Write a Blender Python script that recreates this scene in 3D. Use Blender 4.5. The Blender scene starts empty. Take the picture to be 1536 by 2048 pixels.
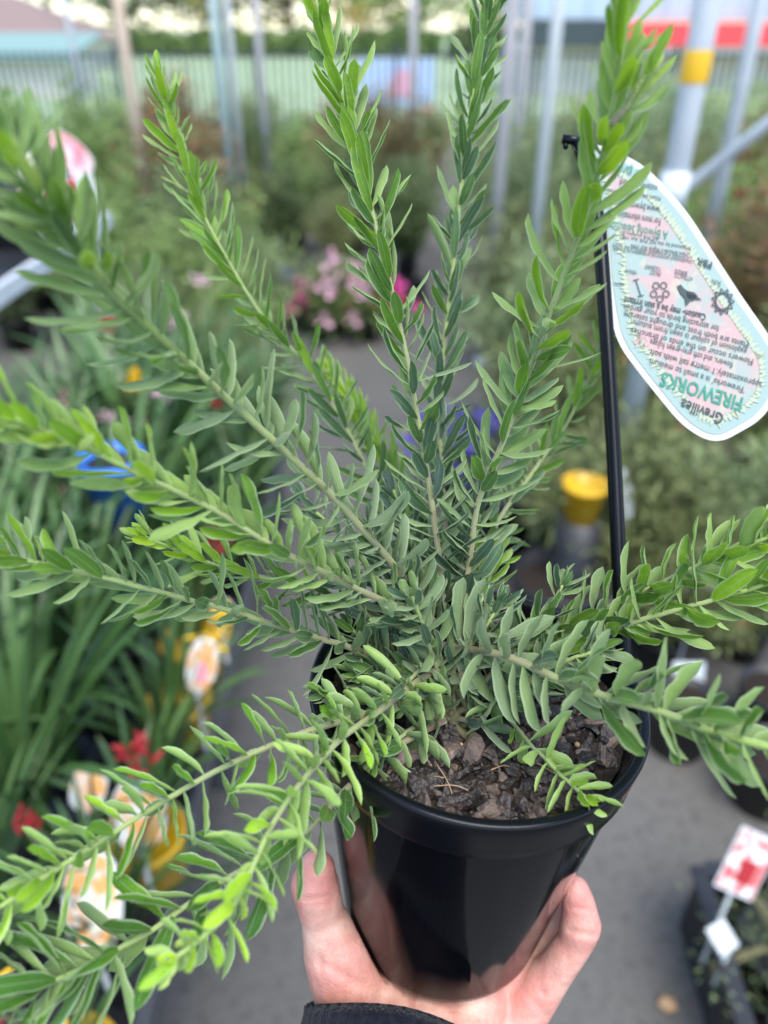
import bpy, bmesh, math, random
import numpy as np
from mathutils import Vector, Matrix

S = bpy.context.scene
COL = S.collection
R = math.radians

# ------------------------------------------------------------------ camera
PITCH = R(32.0)
FPX = 1547.0                      # focal length in pixels of the 1536 x 2048 frame
cam_d = bpy.data.cameras.new('camera')
cam = bpy.data.objects.new('camera', cam_d)
COL.objects.link(cam)
cam.location = (0, 0, 1.5)
cam.rotation_euler = (R(90) - PITCH, 0, 0)
cam_d.sensor_fit = 'VERTICAL'
cam_d.sensor_height = 36.0
cam_d.sensor_width = 27.0
cam_d.lens = 36.0 * FPX / 2048.0
cam_d.clip_start = 0.01
cam_d.clip_end = 600
cam_d.dof.use_dof = True
cam_d.dof.focus_distance = 0.305
cam_d.dof.aperture_fstop = 5.3
S.camera = cam

# ------------------------------------------------------------------ world, sun, exposure
SUN_EL, SUN_AZ = R(68), R(160)     # azimuth from +Y towards +X
w = bpy.data.worlds.new('World')
S.world = w
w.use_nodes = True
nt = w.node_tree
sky = nt.nodes.new('ShaderNodeTexSky')
sky.sky_type = 'NISHITA'
sky.sun_disc = False
sky.sun_elevation = SUN_EL
sky.sun_rotation = SUN_AZ
sky.air_density = 1.0
sky.dust_density = .6
sky.ozone_density = 1.0
nt.links.new(sky.outputs[0], nt.nodes['Background'].inputs[0])
nt.nodes['Background'].inputs[1].default_value = 0.15
sd = bpy.data.lights.new('sun', 'SUN')
sd.energy = 2.0
sd.angle = R(40)
sd.color = (1.0, 0.95, 0.86)
sun = bpy.data.objects.new('sun', sd)
COL.objects.link(sun)
sdir = Vector((math.sin(SUN_AZ) * math.cos(SUN_EL), math.cos(SUN_AZ) * math.cos(SUN_EL), math.sin(SUN_EL)))
sun.rotation_euler = sdir.to_track_quat('Z', 'Y').to_euler()
sun.location = sdir * 20
S.view_settings.view_transform = 'Standard'
S.view_settings.look = 'None'
S.view_settings.exposure = 1.5
S.view_settings.gamma = 1
S.render.engine = 'CYCLES'
S.cycles.use_denoising = True
S.cycles.max_bounces = 8
S.cycles.transparent_max_bounces = 8

# ------------------------------------------------------------------ small vector helpers
CAM = np.array([0, 0, 1.5])
FW = np.array([0, math.cos(PITCH), -math.sin(PITCH)])
UP = np.array([0, math.sin(PITCH), math.cos(PITCH)])
RT = np.array([1.0, 0, 0])
def ray(px, py):
    return FW + (px - 768) / FPX * RT - (py - 1024) / FPX * UP
def at(px, py, z):                 # point seen at a pixel at depth z
    return CAM + z * ray(px, py)
def on_h(px, py, h):               # point seen at a pixel, at height h above the ground
    d = ray(px, py)
    return CAM + d * ((h - 1.5) / d[2])
def on_y(px, py, Y):               # point seen at a pixel, Y metres ahead
    d = ray(px, py)
    return CAM + d * (Y / d[1])
def nz(v):
    v = np.asarray(v, float)
    return v / (np.linalg.norm(v) + 1e-12)
def catmull(P, n):
    P = np.asarray(P, float)
    Q = np.vstack([2 * P[0] - P[1], P, 2 * P[-1] - P[-2]])
    seg = np.linalg.norm(np.diff(P, axis=0), axis=1)
    out = []
    for i in range(len(P) - 1):
        k = max(2, int(round(n * seg[i] / seg.sum())))
        for t in np.linspace(0, 1, k, endpoint=False):
            a, b, c, d = Q[i:i + 4]
            out.append(.5 * ((2 * b) + (-a + c) * t + (2 * a - 5 * b + 4 * c - d) * t * t + (-a + 3 * b - 3 * c + d) * t ** 3))
    out.append(P[-1])
    return np.array(out)

# ------------------------------------------------------------------ object helpers
def tag(o, label=None, cat=None, group=None, kind=None):
    if label: o['label'] = label
    if cat: o['category'] = cat
    if group: o['group'] = group
    if kind: o['kind'] = kind
    return o
def empty(name, loc=(0, 0, 0), rz=0.0):
    o = bpy.data.objects.new(name, None)
    o.empty_display_size = .05
    COL.objects.link(o)
    o.location = loc
    o.rotation_euler = (0, 0, rz)
    return o
class MB:
    """collects faces and builds ONE mesh object"""
    def __init__(s):
        s.v, s.f, s.uv, s.m = [], [], [], []
    def add(s, verts, faces, uvs=None, mi=0):
        b = len(s.v)
        s.v.extend([tuple(x) for x in verts])
        for i, f in enumerate(faces):
            s.f.append([b + k for k in f])
            s.m.append(mi)
            s.uv.append(uvs[i] if uvs is not None else [(0, 0)] * len(f))
    def box(s, c, size, R3=None, mi=0):
        c = np.asarray(c, float); h = np.asarray(size, float) / 2
        R3 = np.eye(3) if R3 is None else np.asarray(R3)
        vs = [c + R3 @ (h * np.array(k)) for k in ((-1,-1,-1),(1,-1,-1),(1,1,-1),(-1,1,-1),(-1,-1,1),(1,-1,1),(1,1,1),(-1,1,1))]
        s.add(vs, [(0,3,2,1),(4,5,6,7),(0,1,5,4),(1,2,6,5),(2,3,7,6),(3,0,4,7)], mi=mi)
    def tube(s, P, rad, n=8, cap=True, mi=0, squash=1.0):
        P = np.asarray(P, float)
        rad = np.full(len(P), rad) if np.isscalar(rad) else np.asarray(rad, float)
        T = np.gradient(P, axis=0)
        ref = np.array([0, 0, 1.0]) if abs(nz(T[0])[2]) < .9 else np.array([1.0, 0, 0])
        vs = []
        a = nz(np.cross(T[0], ref))
        for i in range(len(P)):
            t = nz(T[i]); a = nz(a - t * (a @ t)); b = np.cross(t, a)
            for k in range(n):
                th = 2 * math.pi * k / n
                vs.append(P[i] + rad[i] * (math.cos(th) * a + squash * math.sin(th) * b))
        fs, uv = [], []
        for i in range(len(P) - 1):
            for k in range(n):
                k2 = (k + 1) % n
                fs.append((i*n+k, i*n+k2, (i+1)*n+k2, (i+1)*n+k))
                u0, u1 = i/(len(P)-1), (i+1)/(len(P)-1)
                uv.append([(u0, .5), (u0, .5), (u1, .5), (u1, .5)])
        if cap:
            fs.append(tuple(range(n))[::-1]); uv.append([(0, .5)] * n)
            fs.append(tuple((len(P)-1)*n + k for k in range(n))); uv.append([(1, .5)] * n)
        s.add(vs, fs, uv, mi)
    def lathe(s, prof, c=(0, 0, 0), n=48, mi=0, close=False):
        c = np.asarray(c, float); vs = []
        for r, z in prof:
            for k in range(n):
                th = 2 * math.pi * k / n
                vs.append(c + np.array([r * math.cos(th), r * math.sin(th), z]))
        fs = []
        for i in range(len(prof) - 1):
            for k in range(n):
                k2 = (k + 1) % n
                fs.append((i*n+k, i*n+k2, (i+1)*n+k2, (i+1)*n+k))
        s.add(vs, fs, mi=mi)
        if close:
            s.f.append([len(s.v) - n + k for k in range(n)]); s.m.append(mi); s.uv.append([(0, 0)] * n)
    def build(s, name, mat, parent=None, smooth=True, loc=None):
        me = bpy.data.meshes.new(name)
        me.from_pydata(s.v, [], s.f)
        mats = mat if isinstance(mat, (list, tuple)) else [mat]
        for m in mats: me.materials.append(m)
        if len(mats) > 1: me.polygons.foreach_set('material_index', s.m)
        ul = me.uv_layers.new(name='UVMap')
        ul.data.foreach_set('uv', np.array([c for f in s.uv for c in f], dtype=np.float32).ravel())
        if smooth: me.polygons.foreach_set('use_smooth', [True] * len(me.polygons))
        me.update()
        o = bpy.data.objects.new(name, me)
        COL.objects.link(o)
        if parent is not None: o.parent = parent
        if loc is not None: o.location = loc
        return o
def copy_tree(o, parent=None, loc=None, rz=None, sc=None):
    c = o.copy(); COL.objects.link(c)
    c.parent = parent
    if loc is not None: c.location = loc
    if rz is not None: c.rotation_euler = (o.rotation_euler[0], o.rotation_euler[1], rz)
    if sc is not None: c.scale = (sc, sc, sc) if np.isscalar(sc) else sc
    for ch in list(o.children): copy_tree(ch, c)
    return c

# ------------------------------------------------------------------ materials
def ramp(N, stops):
    r = N.new('ShaderNodeValToRGB')
    e = r.color_ramp.elements
    while len(e) < len(stops): e.new(.5)
    for k, (pos, c) in enumerate(stops):
        e[k].position = pos; e[k].color = (*c, 1)
    return r

def mat(name, col, rough=.5, spec=.5, metal=0, noise=None, bump=None, coat=0, wear=None, trans=0):
    """noise = (scale, colour2, lo, hi); bump = (scale, strength, distance)"""
    m = bpy.data.materials.new(name); m.use_nodes = True
    N, L = m.node_tree.nodes, m.node_tree.links
    p = N['Principled BSDF']
    p.inputs['Base Color'].default_value = (*col, 1)
    p.inputs['Roughness'].default_value = rough
    p.inputs['Specular IOR Level'].default_value = spec
    p.inputs['Metallic'].default_value = metal
    p.inputs['Coat Weight'].default_value = coat
    tc = N.new('ShaderNodeTexCoord')
    if noise:
        sc, c2, lo, hi = noise
        n = N.new('ShaderNodeTexNoise'); n.inputs['Scale'].default_value = sc; n.inputs['Detail'].default_value = 6
        L.new(tc.outputs['Object'], n.inputs['Vector'])
        r = N.new('ShaderNodeMapRange'); r.inputs[1].default_value = lo; r.inputs[2].default_value = hi
        L.new(n.outputs[0], r.inputs[0])
        x = N.new('ShaderNodeMix'); x.data_type = 'RGBA'
        x.inputs[6].default_value = (*col, 1); x.inputs[7].default_value = (*c2, 1)
        L.new(r.outputs[0], x.inputs[0]); L.new(x.outputs[2], p.inputs['Base Color'])
    if wear:
        sc, lo, hi = wear
        n = N.new('ShaderNodeTexNoise'); n.inputs['Scale'].default_value = sc; n.inputs['Detail'].default_value = 8
        L.new(tc.outputs['Object'], n.inputs['Vector'])
        r = N.new('ShaderNodeMapRange'); r.inputs[1].default_value = .35; r.inputs[2].default_value = .7
        r.inputs[3].default_value = lo; r.inputs[4].default_value = hi
        L.new(n.outputs[0], r.inputs[0]); L.new(r.outputs[0], p.inputs['Roughness'])
    if bump:
        sc, st, di = bump
        n = N.new('ShaderNodeTexNoise'); n.inputs['Scale'].default_value = sc; n.inputs['Detail'].default_value = 5
        L.new(tc.outputs['Object'], n.inputs['Vector'])
        b = N.new('ShaderNodeBump'); b.inputs['Strength'].default_value = st; b.inputs['Distance'].default_value = di
        L.new(n.outputs[0], b.inputs['Height']); L.new(b.outputs[0], p.inputs['Normal'])
    return m

def leaf_material(name, stops, under, rough=.42, trans=.32, sheen=.2, edge=(.50, .60, .40), wet=0.0, under_mix=.5):
    """UVMap = (along, across) of a leaf, second map = (age, random)"""
    m = bpy.data.materials.new(name); m.use_nodes = True
    N, L = m.node_tree.nodes, m.node_tree.links
    p = N['Principled BSDF']; out = N['Material Output']
    u1 = N.new('ShaderNodeUVMap'); u1.uv_map = 'UVMap'
    u2 = N.new('ShaderNodeUVMap'); u2.uv_map = 'age'
    s1 = N.new('ShaderNodeSeparateXYZ'); L.new(u1.outputs[0], s1.inputs[0])
    s2 = N.new('ShaderNodeSeparateXYZ'); L.new(u2.outputs[0], s2.inputs[0])
    tc = N.new('ShaderNodeTexCoord')
    n = N.new('ShaderNodeTexNoise'); n.inputs['Scale'].default_value = 140; n.inputs['Detail'].default_value = 6
    L.new(tc.outputs['Object'], n.inputs['Vector'])
    # age + noise + random
    def math_(op, a, b=None, c=None):
        x = N.new('ShaderNodeMath'); x.operation = op
        for i, q in enumerate((a, b, c)):
            if q is None: continue
            if isinstance(q, (int, float)): x.inputs[i].default_value = q
            else: L.new(q, x.inputs[i])
        return x.outputs[0]
    a = math_('MULTIPLY_ADD', n.outputs[0], .22, s2.outputs[0])
    a = math_('ADD', a, -.11)
    a = math_('MULTIPLY_ADD', s2.outputs[1], .22, a)
    a = math_('ADD', a, -.11)
    r = ramp(N, stops); L.new(a, r.inputs[0])
    # midrib and margin from the across coordinate (0..1)
    d = math_('ABSOLUTE', math_('ADD', s1.outputs[1], -.5))
    rib = N.new('ShaderNodeMapRange'); rib.inputs[1].default_value = .04; rib.inputs[2].default_value = .0
    rib.inputs[3].default_value = 0; rib.inputs[4].default_value = .42
    L.new(d, rib.inputs[0])
    mar = N.new('ShaderNodeMapRange'); mar.inputs[1].default_value = .40; mar.inputs[2].default_value = .5
    mar.inputs[3].default_value = 0; mar.inputs[4].default_value = .85
    L.new(d, mar.inputs[0])
    lines = math_('MAXIMUM', rib.outputs[0], mar.outputs[0])
    x = N.new('ShaderNodeMix'); x.data_type = 'RGBA'
    L.new(lines, x.inputs[0]); L.new(r.outputs[0], x.inputs[6]); x.inputs[7].default_value = (*edge, 1)
    # tip point a touch brown
    tip = N.new('ShaderNodeMapRange'); tip.inputs[1].default_value = .96; tip.inputs[2].default_value = 1.0
    tip.inputs[4].default_value = .25
    L.new(s1.outputs[0], tip.inputs[0])
    xt = N.new('ShaderNodeMix'); xt.data_type = 'RGBA'
    L.new(tip.outputs[0], xt.inputs[0]); L.new(x.outputs[2], xt.inputs[6]); xt.inputs[7].default_value = (.3, .16, .07, 1)
    bl = N.new('ShaderNodeTexNoise'); bl.inputs['Scale'].default_value = 310; bl.inputs['Detail'].default_value = 3; L.new(tc.outputs['Object'], bl.inputs['Vector'])
    br = N.new('ShaderNodeMapRange'); br.inputs[1].default_value = .70; br.inputs[2].default_value = .76; br.inputs[4].default_value = .6; L.new(bl.outputs[0], br.inputs[0])
    xb = N.new('ShaderNodeMix'); xb.data_type = 'RGBA'; L.new(br.outputs[0], xb.inputs[0]); L.new(xt.outputs[2], xb.inputs[6]); xb.inputs[7].default_value = (.12, .09, .03, 1)
    xt = xb
    # underside paler
    g = N.new('ShaderNodeNewGeometry')
    um = N.new('ShaderNodeMix'); um.data_type = 'RGBA'; um.inputs[0].default_value = under_mix
    L.new(x.outputs[2], um.inputs[6]); um.inputs[7].default_value = (*under, 1)
    bf = N.new('ShaderNodeMix'); bf.data_type = 'RGBA'
    L.new(g.outputs['Backfacing'], bf.inputs[0]); L.new(xt.outputs[2], bf.inputs[6]); L.new(um.outputs[2], bf.inputs[7])
    L.new(bf.outputs[2], p.inputs['Base Color'])
    rr = math_('MULTIPLY_ADD', g.outputs['Backfacing'], .3, rough)
    if wet:
        wv = N.new('ShaderNodeTexNoise'); wv.inputs['Scale'].default_value = 90; wv.inputs['Detail'].default_value = 2
        L.new(tc.outputs['Object'], wv.inputs['Vector'])
        wr = N.new('ShaderNodeMapRange'); wr.inputs[1].default_value = .5; wr.inputs[2].default_value = .6
        wr.inputs[3].default_value = 0; wr.inputs[4].default_value = -wet
        L.new(wv.outputs[0], wr.inputs[0]); rr = math_('ADD', rr, wr.outputs[0])
    L.new(rr, p.inputs['Roughness'])
    p.inputs['Sheen Weight'].default_value = sheen
    p.inputs['Sheen Roughness'].default_value = .4
    p.inputs['Specular IOR Level'].default_value = .45
    # fine veins as bump
    wv = N.new('ShaderNodeTexNoise'); wv.inputs['Scale'].default_value = 700; wv.inputs['Detail'].default_value = 4
    L.new(tc.outputs['Object'], wv.inputs['Vector'])
    hgt = math_('MULTIPLY_ADD', rib.outputs[0], -1.2, wv.outputs[0])
    b = N.new('ShaderNodeBump'); b.inputs['Strength'].default_value = .5; b.inputs['Distance'].default_value = .0005
    L.new(hgt, b.inputs['Height']); L.new(b.outputs[0], p.inputs['Normal'])
    t = N.new('ShaderNodeBsdfTranslucent')
    tcx = N.new('ShaderNodeMix'); tcx.data_type = 'RGBA'; tcx.blend_type = 'MULTIPLY'; tcx.inputs[0].default_value = 1
    L.new(bf.outputs[2], tcx.inputs[6]); tcx.inputs[7].default_value = (1.0, 1.0, .45, 1)
    L.new(tcx.outputs[2], t.inputs[0]); L.new(b.outputs[0], t.inputs['Normal'])
    ms = N.new('ShaderNodeMixShader'); ms.inputs[0].default_value = trans
    L.new(p.outputs[0], ms.inputs[1]); L.new(t.outputs[0], ms.inputs[2]); L.new(ms.outputs[0], out.inputs[0])
    return m

def bush_material(name, stops, rough=.5, trans=.3):
    """far foliage: colour by the random value each leaf carries in UVMap.x"""
    m = bpy.data.materials.new(name); m.use_nodes = True
    N, L = m.node_tree.nodes, m.node_tree.links
    p = N['Principled BSDF']; out = N['Material Output']
    u = N.new('ShaderNodeUVMap'); u.uv_map = 'UVMap'
    sp = N.new('ShaderNodeSeparateXYZ'); L.new(u.outputs[0], sp.inputs[0])
    oi = N.new('ShaderNodeObjectInfo')
    a = N.new('ShaderNodeMath'); a.operation = 'MULTIPLY_ADD'
    L.new(oi.outputs['Random'], a.inputs[0]); a.inputs[1].default_value = .25; L.new(sp.outputs[0], a.inputs[2])
    a2 = N.new('ShaderNodeMath'); a2.operation = 'ADD'; L.new(a.outputs[0], a2.inputs[0]); a2.inputs[1].default_value = -.12
    r = ramp(N, stops); L.new(a2.outputs[0], r.inputs[0])
    L.new(r.outputs[0], p.inputs['Base Color'])
    p.inputs['Roughness'].default_value = rough
    t = N.new('ShaderNodeBsdfTranslucent'); L.new(r.outputs[0], t.inputs[0])
    ms = N.new('ShaderNodeMixShader'); ms.inputs[0].default_value = trans
    L.new(p.outputs[0], ms.inputs[1]); L.new(t.outputs[0], ms.inputs[2]); L.new(ms.outputs[0], out.inputs[0])
    return m

M = {}
M['concrete'] = mat('concrete', (.066, .065, .062), .8, .3, noise=(.9, (.135, .128, .116), .3, .75), bump=(60, .25, .004))
N, L = M['concrete'].node_tree.nodes, M['concrete'].node_tree.links
_p = N['Principled BSDF']; _src = _p.inputs['Base Color'].links[0].from_socket
_tc = N.new('ShaderNodeTexCoord'); _n = N.new('ShaderNodeTexNoise'); _n.inputs['Scale'].default_value = 45; _n.inputs['Detail'].default_value = 8; _n.inputs['Roughness'].default_value = .7
L.new(_tc.outputs['Object'], _n.inputs['Vector'])
_r = ramp(N, [(.3, (.5, .5, .5)), (.5, (1, 1, 1)), (.72, (1.0, 1.0, 1.0))])
_m = N.new('ShaderNodeMix'); _m.data_type = 'RGBA'; _m.blend_type = 'MULTIPLY'; _m.inputs[0].default_value = 1
L.new(_n.outputs[0], _r.inputs[0]); L.new(_src, _m.inputs[6]); L.new(_r.outputs[0], _m.inputs[7]); L.new(_m.outputs[2], _p.inputs['Base Color'])
M['lawn'] = mat('lawn', (.22, .30, .17), .9, .2, noise=(.6, (.30, .37, .23), .3, .7), bump=(30, .4, .02))
M['blackpot'] = mat('black_glossy_plastic', (.0022, .0026, .0035), .09, .12, wear=(22, .06, .14), bump=(9, .05, .002))
M['rimplastic'] = mat('black_rim_plastic', (.0028, .0032, .0045), .24, .24, wear=(40, .18, .34))
M['dullblack'] = mat('black_tray_plastic', (.012, .013, .016), .45, .4, noise=(8, (.03, .03, .033), .4, .7))
M['soil'] = mat('dark_potting_mix', (.010, .008, .006), .85, .3, noise=(220, (.045, .028, .018), .45, .7), bump=(350, 1.0, .004))
M['bark'] = mat('composted_bark', (.050, .036, .030), .6, .45, noise=(120, (.22, .16, .13), .4, .75), bump=(500, .7, .002))
M['barkd'] = mat('dark_composted_bark', (.012, .009, .008), .45, .5, noise=(120, (.04, .027, .022), .4, .75), bump=(500, .7, .002))
M['fibre'] = mat('dry_fibre', (.35, .22, .12), .7)
M['steel'] = mat('galvanised_steel', (.50, .53, .56), .42, .5, .1, noise=(9, (.62, .65, .68), .3, .7))
M['rail'] = mat('bench_rail_metal', (.12, .125, .14), .4, .5, .6)
M['timber'] = mat('pale_timber', (.62, .46, .34), .8, .2, noise=(4, (.74, .58, .45), .3, .7))
M['greypost'] = mat('weathered_grey_post', (.46, .42, .43), .7, .3, noise=(4, (.58, .53, .52), .3, .7))
M['teal'] = mat('pale_teal_paint', (.42, .53, .52), .5)
M['fence'] = mat('dark_green_fence_paint', (.035, .05, .055), .5)
M['yellowtape'] = mat('yellow_tape', (.75, .42, .01), .5)
M['yellow'] = mat('yellow_plastic', (.62, .36, .01), .4)
M['blue'] = mat('blue_plastic', (.02, .16, .62), .35)
M['white'] = mat('white_plastic', (.58, .60, .60), .35)
M['red'] = mat('red_print', (.62, .03, .035), .4)
M['redfascia'] = mat('red_fascia', (.72, .06, .07), .5)
M['redfl'] = mat('red_flower_print', (.50, .10, .10), .4, noise=(60, (.62, .60, .58), .45, .55))
M['pinkred'] = mat('pink_red_print', (.68, .10, .13), .4, noise=(14, (.78, .50, .52), .42, .58))
M['pinkprint'] = mat('pink_print', (.75, .30, .36), .4)
M['orangeprint'] = mat('orange_print', (.74, .36, .12), .4, noise=(34, (.62, .66, .64), .44, .56))
M['brightred'] = mat('bright_red_petals', (.70, .02, .06), .6)
M['magenta'] = mat('magenta_petals', (.62, .04, .28), .6)
M['redpetal'] = mat('red_petals', (.30, .008, .012), .6)
M['pinkpetal'] = mat('pale_pink_petals', (.75, .45, .55), .6)
M['yellowpetal'] = mat('yellow_petals', (.8, .5, .02), .6)
M['violet'] = mat('violet_petals', (.08, .05, .42), .6)
M['orangepetal'] = mat('orange_petals', (.50, .22, .10), .6)
M['creampetal'] = mat('cream_petals', (.6, .58, .45), .6)
M['cladding'] = mat('blue_grey_cladding', (.36, .46, .54), .5, noise=(.4, (.42, .5, .57), .3, .7))
M['rooftile'] = mat('pink_brown_roof', (.20, .14, .125), .8)
M['wall'] = mat('cream_wall', (.62, .58, .52), .8)
M['greenroof'] = mat('pale_green_roof', (.17, .27, .24), .6)
M['trunk'] = mat('grey_brown_bark', (.10, .075, .055), .9, noise=(12, (.18, .14, .11), .4, .6))
M['twig'] = mat('green_brown_twig', (.14, .13, .06), .8)
M['paleblue'] = mat('pale_blue_board', (.42, .52, .72), .5)
M['pinkspot'] = mat('pink_disc', (.72, .35, .45), .5)

LEAF = leaf_material('shrub_leaf', [(0, (.090, .148, .130)), (.24, (.085, .158, .088)), (.5, (.13, .265, .035)),
                                    (.78, (.26, .45, .025)), (1, (.42, .60, .02))], (.32, .42, .19), trans=.42, sheen=.15)
LEAFW = leaf_material('wet_shrub_leaf', [(0, (.045, .11, .04)), (.3, (.07, .18, .03)), (.55, (.13, .30, .02)),
                                    (.8, (.27, .48, .025)), (1, (.44, .64, .04))], (.33, .43, .19), rough=.34, wet=.2, trans=.3, sheen=.05)
def stem_material():
    m = bpy.data.materials.new('green_stem'); m.use_nodes = True
    N, L = m.node_tree.nodes, m.node_tree.links
    p = N['Principled BSDF']
    u2 = N.new('ShaderNodeUVMap'); u2.uv_map = 'UVMap'
    s2 = N.new('ShaderNodeSeparateXYZ'); L.new(u2.outputs[0], s2.inputs[0])
    tc = N.new('ShaderNodeTexCoord')
    n = N.new('ShaderNodeTexNoise'); n.inputs['Scale'].default_value = 160
    L.new(tc.outputs['Object'], n.inputs['Vector'])
    a = N.new('ShaderNodeMath'); a.operation = 'MULTIPLY_ADD'; L.new(n.outputs[0], a.inputs[0]); a.inputs[1].default_value = .5
    L.new(s2.outputs[0], a.inputs[2])
    a2 = N.new('ShaderNodeMath'); a2.operation = 'ADD'; L.new(a.outputs[0], a2.inputs[0]); a2.inputs[1].default_value = -.25
    r = ramp(N, [(0, (.18, .13, .07)), (.25, (.20, .20, .09)), (.55, (.21, .26, .09)), (1, (.24, .36, .07))])
    L.new(a2.outputs[0], r.inputs[0]); L.new(r.outputs[0], p.inputs['Base Color'])
    p.inputs['Roughness'].default_value = .6
    p.inputs['Sheen Weight'].default_value = .6
    b = N.new('ShaderNodeBump'); b.inputs['Strength'].default_value = .6; b.inputs['Distance'].default_value = .0006
    L.new(n.outputs[0], b.inputs['Height']); L.new(b.outputs[0], p.inputs['Normal'])
    return m
STEM = stem_material()

# ================================================================== THE GROUND AND FAR SETTING
g = MB(); g.add([(-400, -40, 0), (400, -40, 0), (400, 560, 0), (-400, 560, 0)], [(0, 1, 2, 3)])
tag(g.build('ground', M['concrete'], smooth=False), kind='structure')
g = MB(); g.add([(-160, 15.4, .004), (160, 15.4, .004), (160, 420, .004), (-160, 420, .004)], [(0, 1, 2, 3)])
tag(g.build('lawn', M['lawn'], smooth=False), kind='structure')

# fence of vertical bars, 15 m away
FY = 15.0
fence = empty('bar_fence', (0, FY, 0))
tag(fence, 'dark metal bar fence running across behind all the nursery plants', 'fence')
bay = 2.35
x0 = -9.2
for b in range(9):
    xa = x0 + b * bay
    p = MB(); p.box((xa, 0, .64), (.07, .07, 1.28)); p.build('post', M['fence'], fence, False)
    pm = MB()
    k = .12
    while k < bay - .05:
        pm.box((xa + k, 0, .62), (.028, .028, 1.14)); k += .125
    pm.box((xa + bay / 2, .022, 1.12), (bay - .07, .02, .04)); pm.box((xa + bay / 2, .022, .15), (bay - .07, .02, .04))
    pm.build('bar_panel', M['fence'], fence, False)

# ---- foliage builders
def quads_leaves(rng, centres, dirs, L_, W_, rnd, jitter=.5):
    """two-triangle-wide folded leaf blades; returns verts, faces, uvs"""
    n = len(centres)
    D = dirs / (np.linalg.norm(dirs, axis=1, keepdims=True) + 1e-9)
    Rn = rng.normal(size=(n, 3)); S_ = np.cross(D, Rn); S_ /= (np.linalg.norm(S_, axis=1, keepdims=True) + 1e-9)
    Nn = np.cross(S_, D)
    Lr = L_ * rng.uniform(.6, 1.25, (n, 1)); Wr = W_ * rng.uniform(.7, 1.2, (n, 1))
    p0 = centres; p1 = centres + D * Lr * .5 + S_ * Wr * .5 + Nn * Wr * .15
    p2 = centres + D * Lr - Nn * Lr * .12; p3 = centres + D * Lr * .5 - S_ * Wr * .5 + Nn * Wr * .15
    V = np.stack([p0, p1, p2, p3], 1).reshape(-1, 3)
    F_ = np.arange(n * 4).reshape(n, 4)
    return V, F_, rnd
def leaves_obj(name, V, F_, rnd, material, parent):
    me = bpy.data.meshes.new(name)
    me.vertices.add(len(V)); me.vertices.foreach_set('co', V.astype(np.float32).ravel())
    k = F_.shape[1]
    me.loops.add(F_.size); me.loops.foreach_set('vertex_index', F_.ravel().astype(np.int32))
    me.polygons.add(len(F_)); me.polygons.foreach_set('loop_start', np.arange(0, F_.size, k, dtype=np.int32))
    me.polygons.foreach_set('loop_total', np.full(len(F_), k, dtype=np.int32))
    me.update(calc_edges=True)
    me.materials.append(material)
    ul = me.uv_layers.new(name='UVMap')
    uv = np.zeros((len(F_), k, 2), np.float32); uv[:, :, 0] = rnd[:, None]
    ul.data.foreach_set('uv', uv.ravel())
    o = bpy.data.objects.new(name, me); COL.objects.link(o); o.parent = parent
    return o

def make_tree(name, seed, loc, trunk_h, crown_r, crown_h, n, leaf, material, sparse=.5, label='', group=None):
    rng = np.random.default_rng(seed)
    root = empty(name, loc)
    t = MB()
    top = np.array([rng.normal(0, .3), rng.normal(0, .3), trunk_h + crown_h * .55])
    tp = catmull([(0, 0, 0), (.05, .02, trunk_h * .6), top], 10)
    t.tube(tp, np.linspace(.05 * crown_r + .06, .03, len(tp)), 8)
    cl = []
    for i in range(26):
        th = rng.uniform(0, 2 * math.pi); ph = rng.uniform(0, 1)
        rr = crown_r * rng.uniform(.35, 1.0)
        c = np.array([math.cos(th) * rr, math.sin(th) * rr * .8, trunk_h + crown_h * ph * (1 - .35 * (rr / crown_r) ** 2)])
        cl.append(c)
        a = np.array([0, 0, trunk_h * .6 + (c[2] - trunk_h * .6) * .35])
        t.tube(catmull([a, (a + c) / 2 + rng.normal(0, .1, 3), c], 5), .03 * crown_r * .5 + .008, 5)
    t.build('trunk', M['trunk'], root)
    cl = np.array(cl)
    idx = rng.integers(0, len(cl), n)
    spread = crown_r * (.16 + .2 * rng.random(len(cl)))
    C = cl[idx] + rng.normal(size=(n, 3)) * spread[idx][:, None] * np.array([1, 1, .7])
    keep = C[:, 2] > .15; C = C[keep]; idx = idx[keep]
    V, F_, r_ = quads_leaves(rng, C, rng.normal(size=(len(C), 3)) + [0, 0, -.2], leaf, leaf * .55,
                             np.clip(rng.random(len(C)) * .6 + (idx % 5) * .1, 0, 1))
    leaves_obj('crown', V, F_, r_, material, root)
    tag(root, label, 'tree', group)
    return root

G_dark = bush_material('dark_far_foliage', [(0, (.04, .065, .025)), (.5, (.085, .13, .045)), (1, (.18, .24, .08))])
G_mid = bush_material('mid_far_foliage', [(0, (.07, .125, .04)), (.5, (.17, .26, .07)), (1, (.34, .44, .15))])
G_yel = bush_material('sun_painted_yellow_foliage', [(0, (.18, .19, .05)), (.5, (.36, .32, .08)), (1, (.55, .48, .13))])  # warm low sun on far crowns, put into the leaf colour as yellow
G_org = bush_material('sun_painted_orange_foliage', [(0, (.4, .2, .03)), (.5, (.65, .36, .03)), (1, (.75, .5, .08))])  # orange stands for low sunlight on the crown, painted into its leaves
G_grey = bush_material('grey_green_foliage', [(0, (.07, .105, .05)), (.5, (.17, .235, .10)), (1, (.34, .41, .19))])
G_olive = bush_material('olive_foliage', [(0, (.07, .085, .03)), (.5, (.165, .20, .07)), (1, (.36, .39, .15))])
G_lime = bush_material('light_green_foliage', [(0, (.10, .2, .05)), (.5, (.2, .36, .07)), (1, (.32, .48, .12))])
G_rust = bush_material('rusty_foliage', [(0, (.07, .075, .03)), (.5, (.15, .13, .05)), (1, (.34, .18, .09))])
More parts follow.
